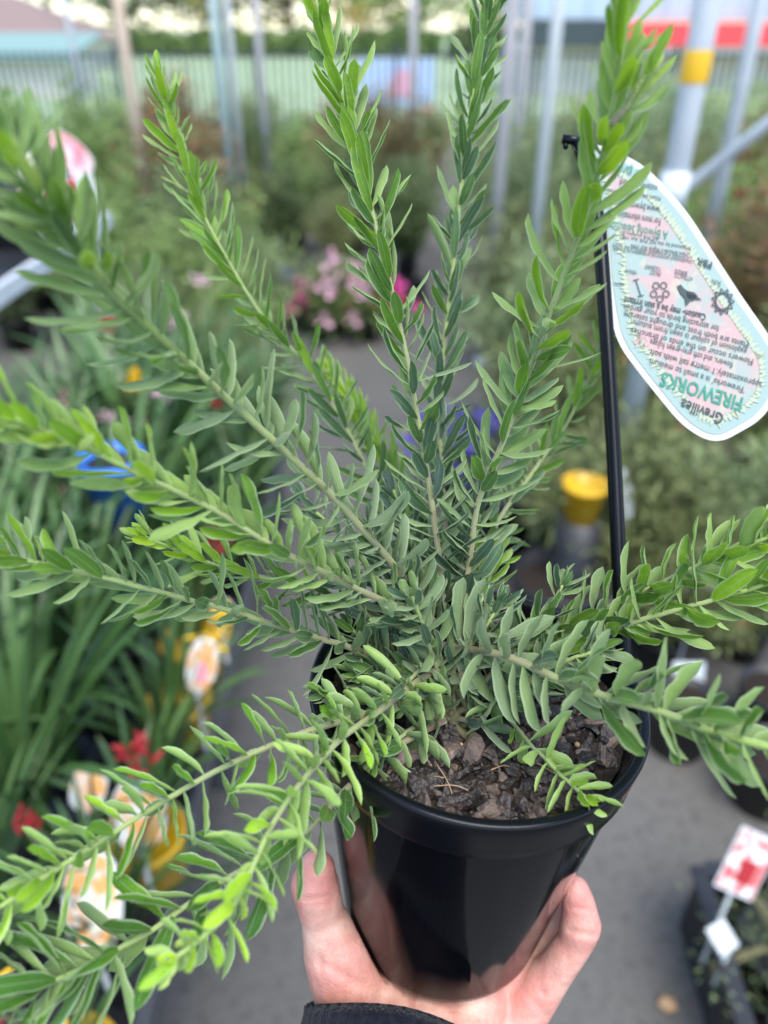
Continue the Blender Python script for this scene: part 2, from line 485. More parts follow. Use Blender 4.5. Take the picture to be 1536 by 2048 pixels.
G_pale = bush_material('pale_green_hedge', [(0, (.16, .24, .09)), (.5, (.32, .42, .18)), (1, (.5, .58, .3))])  # pale green leaf tones of the near right hedge

for a in [
    ('broadleaf_tree', 1, (-7.6, 26, 0), 1.2, 2.6, 4.5, 2600, .26, G_dark, 'dark green tree beside the pink roofed house beyond the fence'),
    ('broadleaf_tree', 2, (-4.9, 27, 0), 1.3, 2.4, 4.5, 1700, .25, G_mid, 'open crowned green tree right of the pale timber post with sky showing through'),
    ('broadleaf_tree', 3, (-2.6, 25, 0), 1.1, 2.0, 3.6, 1500, .24, G_yel, 'tree with low sun painted yellow behind the fence at the top left of centre'),
    ('broadleaf_tree', 4, (-.9, 30, 0), 1.2, 1.6, 3.2, 900, .26, G_org, 'small tree with low sun painted orange and bright sky gaps at top centre'),
    ('broadleaf_tree', 5, (1.0, 25, 0), 1.0, 1.7, 4.2, 2400, .22, G_lime, 'rounded light green tree beyond the fence just right of top centre'),
    ('broadleaf_tree', 6, (3.0, 28, 0), 1.0, 1.8, 3.4, 2000, .24, G_yel, 'yellow green tree next to the blue grey building'),
]:
    K_ = 2.3; make_tree(a[0], a[1], (a[2][0] * K_, a[2][1] * K_, 0), a[3] * 1.6, a[4] * K_, a[5] * K_, a[6], a[7] * K_, a[8], label=a[9], group='trees beyond the fence')

def hedge(name, x0, x1, y, h, d, n, leaf, material, label, seed):
    rng = np.random.default_rng(seed)
    root = empty(name, ((x0 + x1) / 2, y, 0))
    Lx = x1 - x0
    X = rng.uniform(-Lx / 2, Lx / 2, n); bump_ = .8 + .2 * np.sin(X * 2.1 + seed) * np.sin(X * .9 + 1)
    C = np.stack([X, rng.normal(0, d / 3, n), rng.uniform(.03, 1, n) ** .8 * h * bump_], 1)
    V, F_, r_ = quads_leaves(rng, C, rng.normal(size=(n, 3)) + [0, 0, .5], leaf, leaf * .5, rng.random(n) * .7 + .3 * (np.sin(X * 3) * .5 + .5))
    leaves_obj('foliage', V, F_, r_, material, root)
    nk = max(3, int(Lx / 3))
    for k in range(nk):
        xx = -Lx / 2 + Lx * (k + .5) / nk
        t = MB(); t.tube([(xx, 0, 0), (xx + .05, .02, h * .4), (xx - .02, 0, h * .75)], [.05, .03, .01], 6); t.build('trunk', M['trunk'], root)
    tag(root, label, 'hedge')
    return root
hedge('hedge', -30, 3.5, 56, 1.6, 2.4, 9000, .4, G_mid, 'long dark hedge beyond the lawn behind the bar fence', 3)
hedge('hedge', 3.6, 12, 50, 1.8, 2.0, 3500, .36, G_dark, 'short dark hedge under the blue grey building', 4)
hedge('hedge', 2.8, 9.5, 11.5, 1.12, 1.0, 8500, .09, G_pale, 'pale green hedge below the red fascia on the right', 5)

# house at the far left
hs = empty('house', (-17.2, 40, 0)); tag(hs, 'distant house with pinkish brown hipped roof at the top left corner', 'house')
m = MB(); m.box((0, 0, .55), (9, 6, 1.1)); m.build('wall', M['wall'], hs, False)
m = MB()
m.add([(-5, -3.5, 1.1), (5, -3.5, 1.1), (5, 3.5, 1.1), (-5, 3.5, 1.1), (-1.6, 0, 2.75), (1.2, 0, 2.75)],
      [(0, 1, 5, 4), (1, 2, 5), (2, 3, 4, 5), (3, 0, 4), (3, 2, 1, 0)]); m.build('roof', M['rooftile'], hs, False)
for xx in (-2.6, 0, 2.6):
    f = MB(); f.box((xx, -3.01, .6), (1.0, .05, .6)); f.build('window', M['fence'], hs, False)
sh = empty('shed', (-11.2, 24, 0)); tag(sh, 'low shed with pale green roof in front of the distant house', 'shed')
m = MB(); m.box((0, 0, .45), (6, 2.6, .9)); m.build('wall', M['wall'], sh, False)
m = MB(); m.add([(-3.3, -1.6, .8), (3.3, -1.6, .8), (3.3, 1.6, 1.35), (-3.3, 1.6, 1.35), (-3.3, -1.6, .86), (3.3, -1.6, .86), (3.3, 1.6, 1.41), (-3.3, 1.6, 1.41)],
      [(0, 3, 2, 1), (4, 5, 6, 7), (0, 1, 5, 4), (1, 2, 6, 5), (2, 3, 7, 6), (3, 0, 4, 7)]); m.build('roof', M['greenroof'], sh, False)
# shop building at the right
BY = 23.0
bd = empty('shop_building', (0, BY, 0)); tag(bd, 'large shop building clad in blue grey sheet above a red fascia at top right', 'building')
m = MB(); m.box((11.2, 2, 3.35), (15.4, 4, 3.3))
for k in range(24):
    m.box((3.85 + k * .64, -.02, 3.35), (.05, .05, 3.26))
m.build('cladding', M['cladding'], bd, False)
m = MB(); m.box((11.2, 2.2, .6), (15.2, 3.6, 1.2)); m.build('wall', M['wall'], bd, False)
m = MB(); m.box((12.4, -.25, 1.38), (13.4, .5, .52)); m.build('fascia', M['redfascia'], bd, False)
m = MB(); m.box((12.4, -.2, 1.02), (13.4, .38, .18)); m.build('canopy_edge', M['white'], bd, False)
m = MB(); m.box((4.7, -.05, 1.4), (2.2, .3, .58)); m.build('dark_gap_box', M['fence'], bd, False)  # dark box filling the gap left of the fascia, below the cladding
# pale board with a pink spot seen through the fence
sb = empty('sign_board', (.25, 17.5, 0)); tag(sb, 'pale blue board with a round pink spot standing behind the fence', 'board')
m = MB(); m.box((0, 0, .58), (1.5, .06, .85)); m.build('panel', M['paleblue'], sb, False)
m = MB()
m.lathe([(0, 0), (.24, 0), (.24, .02), (0, .02)], n=32); o = m.build('disc', M['pinkspot'], sb, False); o.rotation_euler = (R(90), 0, 0); o.location = (.12, -.032, .58)
for xx in (-.6, .6):
    m = MB(); m.box((xx, .02, .08), (.05, .05, .16)); m.build('leg', M['steel'], sb, False)

# ---- posts standing among the plants
def pole(px, py, Y, dia, material, label, hgt=3.2, name='support_post', band=None):
    p = on_y(px, py, Y)
    root = empty(name, (p[0], Y, 0)); tag(root, label, 'post', 'posts standing among the plants')
    dia *= 1.0 if dia < .06 else .78
    m = MB(); m.tube([(0, 0, .006), (0, 0, hgt)], dia / 2, 20); m.build('shaft', material, root)
    m = MB(); m.box((0, 0, .003), (dia * 2.2, dia * 2.2, .006)); m.build('base_plate', M['steel'], root, False)
    m = MB(); m.lathe([(dia / 2 + .003, hgt - .03), (dia / 2 + .003, hgt + .004), (0, hgt + .006)], n=20); m.build('cap', material, root)
    return root
pole(250, 100, 5.4, .085, M['timber'], 'pale timber post at the upper left in front of the fence')
pole(136, 40, 8.0, .06, M['steel'], 'slim pale post left of the timber one')
pole(430, 40, 5.6, .075, M['teal'], 'pale teal post touching a white post left of top centre')
pole(456, 40, 5.9, .06, M['white'], 'white post touching the pale teal one')
pole(514, 40, 7.0, .075, M['greypost'], 'slim grey post between the teal post and the grey leafed stem tips')
pole(827, 40, 7.5, .08, M['greypost'], 'grey post between the two upright stems of the held shrub')
pole(1022, 60, 3.9, .07, M['greypost'], 'brownish grey post right of the tall central stem')
pole(1052, 60, 5.5, .08, M['greypost'], 'thicker grey brown post behind the brownish one')
pole(1112, 60, 3.6, .05, M['white'], 'slim white post just left of the tall blurred stem tip')
pole(1508, 60, 3.6, .075, M['steel'], 'pale steel post near the top right corner')
fr = pole(1402, 80, 2.0, .058, M['steel'], 'pale steel frame post with yellow tape and a diagonal brace', name='frame_post')
m = MB(); m.lathe([(.0305, 1.395), (.0315, 1.4), (.0315, 1.455), (.0305, 1.46)], n=24); m.build('yellow_tape_band', M['yellowtape'], fr)
m = MB(); m.tube([(.02, 0, 1.165), (1.5, 0, 2.45)], .0145, 14); m.build('brace', M['steel'], fr)
m = MB(); m.tube([(0, 0, 1.12), (0, 0, 1.21)], .034, 20); m.build('clamp', M['steel'], fr)

# ================================================================== NURSERY STOCK BEHIND
def small_pot(r_top, r_bot, h, material, parent, name='pot'):
    m = MB()
    m.lathe([(0, 0), (r_bot, 0), (r_top * .95, h * .88), (r_top, h * .88), (r_top, h), (r_top - .004, h), (r_top * .9, h * .85), (0, h * .84)], n=20)
    return m.build(name, material, parent)

def make_shrub(seed, h, rad, n_br, per, leaf, lw, material, petals=None, npet=0, name='potted_shrub', potmat=None, pet_size=.03, tagged=None):
    rng = np.random.default_rng(seed)
    root = empty(name)
    pr = .1 if h > .6 else .075
    ph = pr * 1.9
    small_pot(pr, pr * .75, ph, potmat or M['dullblack'], root)
    st = MB(); C, D, rn, tips = [], [], [], []
    for b in range(n_br):
        th = rng.uniform(0, 2 * math.pi); out = rad * rng.uniform(.1, 1); top = h * rng.uniform(.55, 1.05) * (1 - .25 * out / rad)
        P = catmull([(0, 0, ph * .8), (math.cos(th) * out * .35, math.sin(th) * out * .35, ph + (top - ph) * .5),
                     (math.cos(th) * out, math.sin(th) * out, top)], 8)
        st.tube(P, np.linspace(.006, .002, len(P)), 5)
        tips.append(P[-1])
        s = rng.uniform(.25, 1.0, per) * (len(P) - 1); i0 = np.minimum(s.astype(int), len(P) - 2)
        q = P[i0] + (P[i0 + 1] - P[i0]) * (s - i0)[:, None]
        T = P[i0 + 1] - P[i0]; T /= np.linalg.norm(T, axis=1, keepdims=True)
        sp = rng.normal(size=(per, 3))
        C.append(q + sp * .034); D.append(T * .8 + sp); rn.append(np.clip(.1 + .55 * rng.random(per) + .35 * (s / (len(P) - 1)) ** 2, 0, 1))
    st.build('stem', M['twig'], root)
    C = np.vstack(C); D = np.vstack(D); rn = np.concatenate(rn)
    V, F_, r_ = quads_leaves(rng, C, D, leaf, lw, rn)
    leaves_obj('foliage', V, F_, r_, material, root)
    if petals is not None:
        f = MB()
        for k in range(npet):
            c = tips[k % len(tips)] + rng.normal(0, .012, 3)
            for q in range(9):
                d = nz(rng.normal(size=3) + [0, 0, .4]); s_ = nz(np.cross(d, rng.normal(size=3)))
                f.add([c, c + d * pet_size * .6 + s_ * pet_size * .3, c + d * pet_size, c + d * pet_size * .6 - s_ * pet_size * .3], [(0, 1, 2, 3)])
        f.build('flowers' if False else 'blossom', petals, root, False)
    return root

def make_strap(seed, h, petals, potmat, nbl=26, wide=.014, name='strap_leaf_plant', nfl=3):
    rng = np.random.default_rng(seed)
    root = empty(name)
    small_pot(.062, .048, .115, potmat, root)
    m = MB()
    for b in range(nbl):
        th = rng.uniform(0, 2 * math.pi); L_ = h * rng.uniform(.6, 1.1); arch = rng.uniform(.15, .75)
        e = np.array([math.cos(th), math.sin(th), 0]); w = wide * rng.uniform(.6, 1.2)
        side = np.cross(e, [0, 0, 1.0]); n = 9
        vs = []
        for i in range(n + 1):
            t = i / n
            c = np.array([0, 0, .1]) + e * (.02 + L_ * arch * t ** 1.7) + np.array([0, 0, L_ * (t - .42 * arch * t ** 2.6)])
            ww = w * (math.sin(math.pi * min(1, .18 + .82 * t)) ** .6 if t < 1 else 0.02) * .5
            fold = np.array([0, 0, ww * .5])
            vs += [c - side * ww + fold, c, c + side * ww + fold]
        fs, uv = [], []
        rv = rng.random()
        for i in range(n):
            for q in (0, 1):
                fs.append((i*3+q, i*3+q+1, (i+1)*3+q+1, (i+1)*3+q)); uv.append([(rv, .5)] * 4)
        m.add(vs, fs, uv)
    m.build('foliage', G_strap, root)
    if petals is not None:
        st, f = MB(), MB()
        for b in range(nfl):
            th = rng.uniform(0, 2 * math.pi); top = np.array([math.cos(th) * .09, math.sin(th) * .09, .1 + h * rng.uniform(.75, 1.0)])
            P = catmull([(0, 0, .1), top * [.3, .3, .6], top], 7); st.tube(P, .0028, 5)
            for q in range(14):
                d = nz(rng.normal(size=3) * [1, 1, .6] + [0, 0, .5]); c = top + rng.normal(0, .01, 3)
                f.tube([c, c + d * .012, c + d * .024 + [0, 0, .004]], [.002, .0038, .0015], 5)
        st.build('flower_stalk', M['twig'], root)
        f.build('blossom', petals, root)
    return root
G_strap = bush_material('strap_leaf_green', [(0, (.025, .055, .018)), (.5, (.05, .115, .03)), (1, (.11, .20, .06))], .35, .2)

def make_tagstick(label, base, height, size, face_rz, tilt, front, blot=None, name='plant_tag', blotmat=None, stick=None, roll=0, group=None, rect=False):
    """white plastic picture tag on its own flat stick, pushed into a pot"""
    root = empty(name, base, face_rz); tag(root, label, 'plant tag', group)
    m = MB(); m.box((0, 0, height / 2), (.008, .0015, height)); m.build('stick', M['white'], root, False)
    W, H = size
    n = 20
    pts = []
    if rect: pts = [(-W/2, 0), (W/2, 0), (W/2, H), (-W/2, H)]
    else:
        for k in range(n):
            a = 2 * math.pi * k / n
            x = math.cos(a); y = math.sin(a)
            pts.append((W / 2 * math.copysign(abs(x) ** .8, x), H / 2 + H / 2 * math.copysign(abs(y) ** .8, y)))
    Rm = np.array(Matrix.Rotation(tilt, 3, 'X') @ Matrix.Rotation(roll, 3, 'Y'))
    def plate(sc, yy, cx=0, cz=0, th=.0006):
        v = [Rm @ np.array([x * sc + cx, yy - th, (z - H / 2) * sc + H / 2 + cz]) for x, z in pts]
        v2 = [Rm @ np.array([x * sc + cx, yy + th, (z - H / 2) * sc + H / 2 + cz]) for x, z in pts]
        k = len(pts)
        q = MB(); q.add(np.array(v + v2) + [0, -.003, height * .92], [tuple(range(k)), tuple(range(2 * k - 1, k - 1, -1))] + [(i, i + k, (i + 1) % k + k, (i + 1) % k) for i in range(k)])
        return q
    plate(1, 0).build('card', M['white'], root, False)
    plate(.92, -.0014, 0, .0, .0006).build('printed_picture', front, root, False)
    if blot is not None:
        plate(.38, -.0028, W * .05, -H * .12, .0006).build('printed_flower', blot, root, False)
    return root

# ---- left bench with strap-leaf plants
BH = .34
bench = empty('plant_bench', (-1.15, 1.2, 0)); tag(bench, 'long low metal bench on the left carrying rows of strap leaf plants', 'bench')
m = MB(); m.box((0, 0, BH - .015), (1.62, 2.3, .02)); m.build('bench_top', M['dullblack'], bench, False)
for (c, s_) in (((.82, 0, BH), (.02, 2.35, .035)), ((-.82, 0, BH), (.03, 2.36, .05)), ((0, 1.165, BH), (1.61, .03, .05)), ((0, -1.165, BH), (1.61, .03, .05))):
    m = MB(); m.box(c, s_); m.build('edge_rail', M['rail'], bench, False)
for sx in (-.78, .78):
    for sy in (-1.1, 0, 1.1):
        m = MB(); m.box((sx, sy, (BH - .027) / 2), (.04, .04, BH - .027)); m.build('leg', M['rail'], bench, False)

rng = np.random.default_rng(11)
straps = [make_strap(21, .50, M['redpetal'], M['dullblack'], nbl=36, nfl=1), make_strap(22, .56, None, M['dullblack'], wide=.022, nbl=34),
          make_strap(23, .26, M['redpetal'], M['yellow'], nbl=16, nfl=1), make_strap(24, .5, M['pinkpetal'], M['dullblack']),
          make_strap(25, .22, M['yellowpetal'], M['yellow'], nbl=14, nfl=1)]
kinds = ['with red flowers', 'with broad blades', 'in yellow pot',
         'with pale pink flowers', 'in yellow pot with yellow flowers']
used = set()
def put_strap(i, x, y, z, rz, label, sc=1.0, grp='strap leaf plants in rows on the left bench'):
    if i in used: o = copy_tree(straps[i], None, (x, y, z), rz, sc)
    else:
        o = straps[i]; used.add(i); o.location = (x, y, z); o.rotation_euler = (0, 0, rz); o.scale = (sc,) * 3
    tag(o, label, 'potted plant', grp)
    return o
ROWN = ['front', 'second', 'third', 'fourth', 'fifth']
for c, x in enumerate((-.375, -.54, -.72, -.90, -1.08)):
    k = 0
    for y in np.arange(.30, 2.32, .15):
        d = np.array([x, y, BH + .35]) - CAM; z = d @ FW; px = 768 + FPX * d[0] / z; py = 1024 - FPX * (d @ UP) / z
        if px < -260 or py > 2500 or (c > 2 and y > 1.75): continue
        i = int([2, 4, 0, 2, 1, 4, 2, 0, 1, 1, 0, 1, 1, 1][k] if c == 0 else rng.choice([0, 1, 1, 3, 1, 1, 1]))
        put_strap(i, x + rng.normal(0, .008), y + rng.normal(0, .01), BH - .004, rng.uniform(0, 6.28),
                  'strap plant %s, %s in the %s row of left bench' % (kinds[i], ['nearest', 'second', 'third', 'fourth', 'fifth', 'sixth', 'seventh', 'eighth', 'ninth', 'tenth', 'eleventh', 'twelfth', 'thirteenth', 'fourteenth'][k], ROWN[c]),
                  rng.uniform(.85, 1.08) * ((.7 if i in (0, 1) else 1) if c == 0 else 1))
        k += 1

def tag_at(px, py, h, size, front, blot, label, rz=0, tilt=-.5, roll=0, rect=False, base_h=None):
    p = on_h(px, py, h)
    b0 = BH + .08 if base_h is None else base_h
    hh = max(.05, h - b0 - size[1] / 2)
    return make_tagstick(label, (p[0], p[1], b0), hh, size, rz, tilt, front, blot, roll=roll, rect=rect, group='plant tags stuck in pots')
tag_at(265, 1640, .60, (.075, .10), M['orangeprint'], None, 'white tag with orange picture above the yellow pot at lower left')
tag_at(165, 1830, .60, (.075, .13), M['orangeprint'], M['creampetal'], 'large white oval tag with orange flower picture near the bottom left')
tag_at(150, 1575, .62, (.05, .07), M['orangeprint'], None, 'pale grey tag between the blades left of the wet green stem', roll=.3)
tag_at(385, 1330, .62, (.05, .095), M['orangeprint'], M['pinkprint'], 'pale tag with orange and pink picture at the bench edge', roll=.2)
tag_at(440, 1225, .55, (.045, .06), M['yellow'], None, 'small tag with yellow picture beside the held pot foliage')
tag_at(60, 975, .62, (.10, .075), M['pinkprint'], M['white'], 'pink and orange tag with a white price patch at the left edge', roll=.5, rect=True)
tag_at(150, 800, .62, (.05, .12), M['pinkprint'], None, 'slim pink and white tag beside the blue pot', roll=-.4)
# blue pot and yellow flowers
bp = empty('blue_pot', tuple(on_h(212, 872, .86) - [0, 0, .19])); tag(bp, 'bright blue plastic pot on a black stand among the strap leaves on the left', 'pot')
m = MB(); m.tube([(0, 0, -(bp.location.z - BH)), (0, 0, -.002)], .012, 12); m.lathe([(0, -(bp.location.z - BH)), (.06, -(bp.location.z - BH)), (.06, -(bp.location.z - BH) + .01), (0, -(bp.location.z - BH) + .012)], n=20); m.lathe([(0, -.008), (.055, -.008), (.055, -.001), (0, -.001)], n=20); m.build('stand', M['dullblack'], bp)
m = MB(); m.lathe([(0, 0), (.05, 0), (.066, .12), (.07, .12), (.07, .15), (.066, .15), (.06, .125), (0, .12)], n=28); m.build('pot_wall', M['blue'], bp)
m = MB(); m.lathe([(0, .13), (.062, .13)], n=24); m.build('potting_mix', M['soil'], bp)
yf = make_shrub(61, .34, .07, 7, 18, .03, .01, G_mid, M['yellowpetal'], 14, pet_size=.035, name='yellow_flowering_plant')
p = on_h(290, 790, .62); p = on_h(285, 765, .78); yf.location = (p[0], p[1], BH); yf.scale = (1, 1, 1.35); bp.scale = (.88, .88, 1); tag(yf, 'small plant with bright yellow flowers right of the blue pot', 'potted plant')

# second table, further left, with red tags
tb = empty('display_table', (-1.92, 2.5, 0)); tag(tb, 'black topped table with silver edge at the left behind the strap leaf plants', 'table')
TH = .90
m = MB(); m.box((0, 0, TH - .02), (1.7, 1.2, .04)); m.build('table_top', M['dullblack'], tb, False)
m = MB(); m.box((.862, 0, TH - .02), (.022, 1.23, .05)); m.build('edge_rail', M['steel'], tb, False)
m = MB(); m.box((0, -.613, TH - .02), (1.70, .022, .05)); m.build('edge_rail', M['steel'], tb, False)
for sx in (-.8, .8):
    for sy in (-.55, .55):
        m = MB(); m.box((sx, sy, (TH - .04) / 2), (.04, .04, TH - .04)); m.build('leg', M['steel'], tb, False)
def tag_tab(px, py, size, front, blot, label, Y=2.9, roll=0, rect=False):
    p = on_y(px, py, Y)
    return make_tagstick(label, (p[0], Y, TH + .06), max(.05, p[2] - TH - .06 - size[1] / 2), size, 0, -.35, front, blot, roll=roll, rect=rect, group='plant tags stuck in pots')
tag_tab(112, 285, (.15, .08), M['pinkred'], None, 'pink and red tilted tag, topmost on the table at the left', Y=2.35, roll=.7)
tag_tab(60, 350, (.07, .14), M['creampetal'], None, 'white oval tag left below the pink tilted tag', Y=2.4)
tag_tab(75, 405, (.11, .09), M['red'], M['white'], 'red and white tag, lowest left of the table group', Y=2.4, rect=True)
tag_tab(140, 395, (.09, .12), M['red'], M['white'], 'red tag with white corner beside the dark pots', Y=2.4, roll=-.3, rect=True)
tag_tab(172, 360, (.05, .12), M['white'], None, 'thin white tag rightmost of the table group', Y=2.45, roll=-.2)

def pot_row(pts, r, h, z, material, label, grp, name='black_pot'):
    first = None
    for i, (x, y) in enumerate(pts):
        if first is None:
            first = empty(name, (x, y, z)); small_pot(r, r * .78, h, material, first, 'pot_wall')
            q = MB(); q.lathe([(0, h * .86), (r * .93, h * .86)], n=20); q.build('potting_mix', M['soil'], first)
            o = first
        else: o = copy_tree(first, None, (x, y, z), i * .7)
        tag(o, label, 'pot', grp)
for i_, q_ in enumerate([(-1.2, 2.6), (-1.2, 2.82), (-1.4, 2.6), (-1.4, 2.82), (-1.2, 3.02), (-1.6, 2.65)]):
    pot_row([q_], .09, .16, TH + .001, M['dullblack'], 'black pot on the silver edged table, ' + ['front row, nearest the aisle', 'second row, nearest the aisle', 'front row, middle', 'second row, farther from the aisle', 'back row by itself', 'front row, farthest from the aisle'][i_], 'black pots on the table')

# ---- shrubs
protoS = {
 'green': make_shrub(31, 1.0, .42, 32, 120, .06, .02, G_mid),
 'dark': make_shrub(32, 1.0, .42, 32, 120, .055, .024, G_dark),
 'grey': make_shrub(33, .95, .44, 34, 140, .055, .012, G_grey),
 'olive': make_shrub(34, .9, .46, 34, 150, .055, .011, G_olive),
 'lime': make_shrub(35, .85, .38, 28, 120, .055, .02, G_lime),
 'rust': make_shrub(36, 1.05, .42, 30, 120, .055, .02, G_rust, M['orangepetal'], 1, pet_size=.05),
 'redfl': make_shrub(37, .8, .44, 32, 140, .05, .012, G_olive, M['redpetal'], 6, pet_size=.04),
 'pinkfl': make_shrub(38, .42, .2, 18, 50, .035, .016, G_mid, M['pinkpetal'], 7, pet_size=.06),
 'magfl': make_shrub(39, .26, .16, 14, 40, .03, .015, G_dark, M['magenta'], 9, pet_size=.07),
 'redsm': make_shrub(40, .26, .16, 14, 40, .03, .015, G_dark, M['brightred'], 10, pet_size=.075),
 'violet': make_shrub(41, .34, .16, 14, 40, .03, .015, G_mid, M['violet'], 14, pet_size=.05),
}
desc = {'green': 'mid green leafy', 'dark': 'dark green leafy', 'grey': 'fine grey green', 'olive': 'fine leaved olive', 'lime': 'light green',
        'rust': 'rusty orange tinged', 'redfl': 'olive shrub with red flowers,', 'pinkfl': 'low pink flowered plant,',
        'magfl': 'low magenta flowered plant,', 'redsm': 'low red flowered plant,', 'violet': 'low violet flowered plant,'}
usedS = set()
def put_shrub(k, x, y, label, sc=1.0, z=0.0, grp=None):
    rz = rng.uniform(0, 6.28)
    if k in usedS: o = copy_tree(protoS[k], None, (x, y, z), rz, sc)
    else:
        o = protoS[k]; usedS.add(k); o.location = (x, y, z); o.rotation_euler = (0, 0, rz); o.scale = (sc,) * 3 if np.isscalar(sc) else sc
    tag(o, label, 'potted shrub', grp)
    return o
nums = ['first', 'second', 'third', 'fourth', 'fifth', 'sixth', 'seventh', 'eighth', 'ninth', 'tenth', 'eleventh', 'twelfth', 'thirteenth']
def block(rows, where, grp):
    for r_, (y, xs, ks, hsc) in enumerate(rows):
        for i, x in enumerate(xs):
            k = ks[i % len(ks)]
            d = desc[k].replace('low plant', 'plant').replace('olive shrub with red flowers', 'red flowered olive shrub'); d = d if d.endswith(',') else d + ' shrub,'
            put_shrub(k, x + rng.normal(0, .04), y + rng.normal(0, .05), '%s %s from aisle, %s row of %s' % (d, nums[i], nums[r_], where),
                      hsc * rng.uniform(.88, 1.12), grp=grp)
# left far bed, tall
block([(2.62, [-.58, -.82], ['grey', 'lime'], .56),
       (3.0, [-.60, -.90], ['olive', 'grey'], .62),
       (3.45, [-.62, -1.0], ['green', 'grey'], .70),
       (3.9, [-.72, -1.1], ['grey', 'green'], .74),
       (4.4, [-.80, -1.2], ['green', 'dark'], .78)], 'bed past the bench', 'shrubs in the bed past the left bench')
block([(4.1, [-1.55, -2.0, -2.5, -3.0], ['green', 'grey', 'dark', 'green'], .85),
       (4.9, [-1.2, -1.6, -2.1, -2.6, -3.1, -3.6], ['grey', 'green', 'lime', 'green', 'dark'], 1.0),
       (5.5, [-1.3, -1.9, -2.5, -3.1, -3.7], ['rust', 'green', 'green', 'grey', 'green'], 1.15),
       (6.4, [-2.2, -2.8, -3.4, -4.1], ['green', 'lime', 'green', 'dark'], 1.27)], 'the tall left bed', 'shrubs in the tall left bed')
# centre bed behind the aisle end
block([(5.6, [.15, -.25, -.65, -1.0], ['dark', 'olive', 'dark', 'green'], .72),
       (6.3, [.25, -.2, -.65, -1.1, -1.6], ['grey', 'dark', 'green', 'olive', 'rust'], .85),
       (7.1, [.2, -.3, -.8, -1.3, -1.8], ['rust', 'olive', 'green', 'dark', 'green'], .92),
       (8.0, [.0, -.5, -1.1, -1.7, -2.3], ['lime', 'rust', 'grey', 'lime', 'rust'], 1.0),
       (9.2, [.5, -.1, -.8, -1.5, -2.2], ['olive', 'rust', 'lime', 'olive', 'rust'], 1.02)], 'centre bed', 'shrubs in the centre bed at the end of the aisle')
# right bed
block([(1.62, [.80, 1.10], ['olive', 'redfl'], .62),
       (1.98, [.55, .92, 1.25], ['grey', 'olive', 'green'], .6),
       (2.5, [.60, .95, 1.4, 1.85], ['olive', 'redfl', 'olive', 'lime'], .82),
       (3.1, [.65, 1.05, 1.5, 2.0], ['grey', 'olive', 'rust', 'olive'], .95),
       (3.8, [.7, 1.15, 1.65, 2.2, 2.7], ['olive', 'olive', 'redfl', 'lime', 'olive'], 1.05),
       (4.7, [.75, 1.3, 1.9, 2.5, 3.1], ['grey', 'olive', 'lime', 'olive', 'grey'], 1.1),
       (5.8, [.85, 1.5, 2.1, 2.8, 3.5], ['olive', 'grey', 'olive', 'rust', 'olive'], 1.15),
       (7.2, [.95, 1.7, 2.5, 3.3, 4.1], ['grey', 'olive', 'grey', 'lime', 'olive'], 1.12)], 'right bed', 'shrubs in the right bed')
put_shrub('olive', .70, 1.80, 'olive shrub in front of the steel frame post, under the hanging card', .80)
put_shrub('grey', .98, 1.72, 'fine grey green shrub directly below the tip of the hanging card', .72)
# low flowering pots at the aisle end
low = [('magfl', 610, 570), ('pinkfl', 640, 520), ('pinkfl', 682, 508), ('magfl', 655, 575), ('redsm', 700, 572), ('redsm', 740, 575), ('violet', 560, 560), ('magfl', 780, 570), ('pinkfl', 735, 520)]
for i, (k, px, py) in enumerate(low):
    p = on_h(px, py, .26 if k != 'pinkfl' else .44)
    put_shrub(k, p[0], p[1], '%s %s in the pot row at the aisle end' % (desc[k], nums[i]), 1.0, grp='low flowering plants at the end of the aisle')
tr = empty('seedling_tray', (.02 - .35, 5.0, 0)); tag(tr, 'black tray standing in front of the low flowering plants at the aisle end', 'tray')
m = MB()
for (c, s_) in (((0, -.17, .05), (1.2, .012, .1)), ((0, .17, .05), (1.2, .012, .1)), ((.594, 0, .05), (.012, .33, .1)), ((-.594, 0, .05), (.012, .33, .1)), ((0, 0, .008), (1.17, .33, .008))): m.box(c, s_)
m.build('tray_wall', M['dullblack'], tr, False)
def ground_tag(px, py, h, label, **k):
    p = on_h(px, py, h); return make_tagstick(label, (p[0], p[1], .0), h - .05, k.get('size', (.09, .09)), 0, -.4, k.get('front', M['creampetal']), k.get('blot'), roll=k.get('roll', 0), rect=k.get('rect', False), group='plant tags stuck in pots')
ground_tag(680, 600, .10, 'small white tag below the red flowers at the aisle end', size=(.1, .1), front=M['white'])
ground_tag(575, 612, .10, 'white tag lying low at the left corner of the aisle end', size=(.12, .08), front=M['white'], roll=.5)
ground_tag(550, 530, .35, 'pale tag left of the pink flowers in the pot row', size=(.08, .12), front=M['white'])
# violet flowers mid right, yellow tag and pots behind the held pot
p = on_h(925, 800, .40); put_shrub('violet', p[0], p[1], 'violet flowering plant half hidden behind the central stems', 1.15)
p = on_h(985, 810, .40); put_shrub('violet', p[0], p[1], 'violet flowering plant just left of the black label stake', 1.1)
pot_row([(.46, 1.62)], .125, .30, 0, M['dullblack'], 'large black pot at the aisle edge, nearer of the two behind the held pot', 'large black pots at the aisle edge')
pot_row([(.38, 2.1)], .125, .30, 0, M['dullblack'], 'large black pot at the aisle edge, farther of the two behind the held pot', 'large black pots at the aisle edge')
for i_, (xx, yy) in enumerate([(.72, 1.32), (.95, 1.36), (1.18, 1.34), (.86, 1.16), (1.1, 1.13)]):
    pot_row([(xx, yy)], .085, .15, 0, M['dullblack'], 'black pot, %s from the left behind the right hand branches' % ['back row first', 'back row second', 'back row third', 'front row first', 'front row second'][i_], 'black pots in the right near row')
yp = on_h(1170, 975, .52)
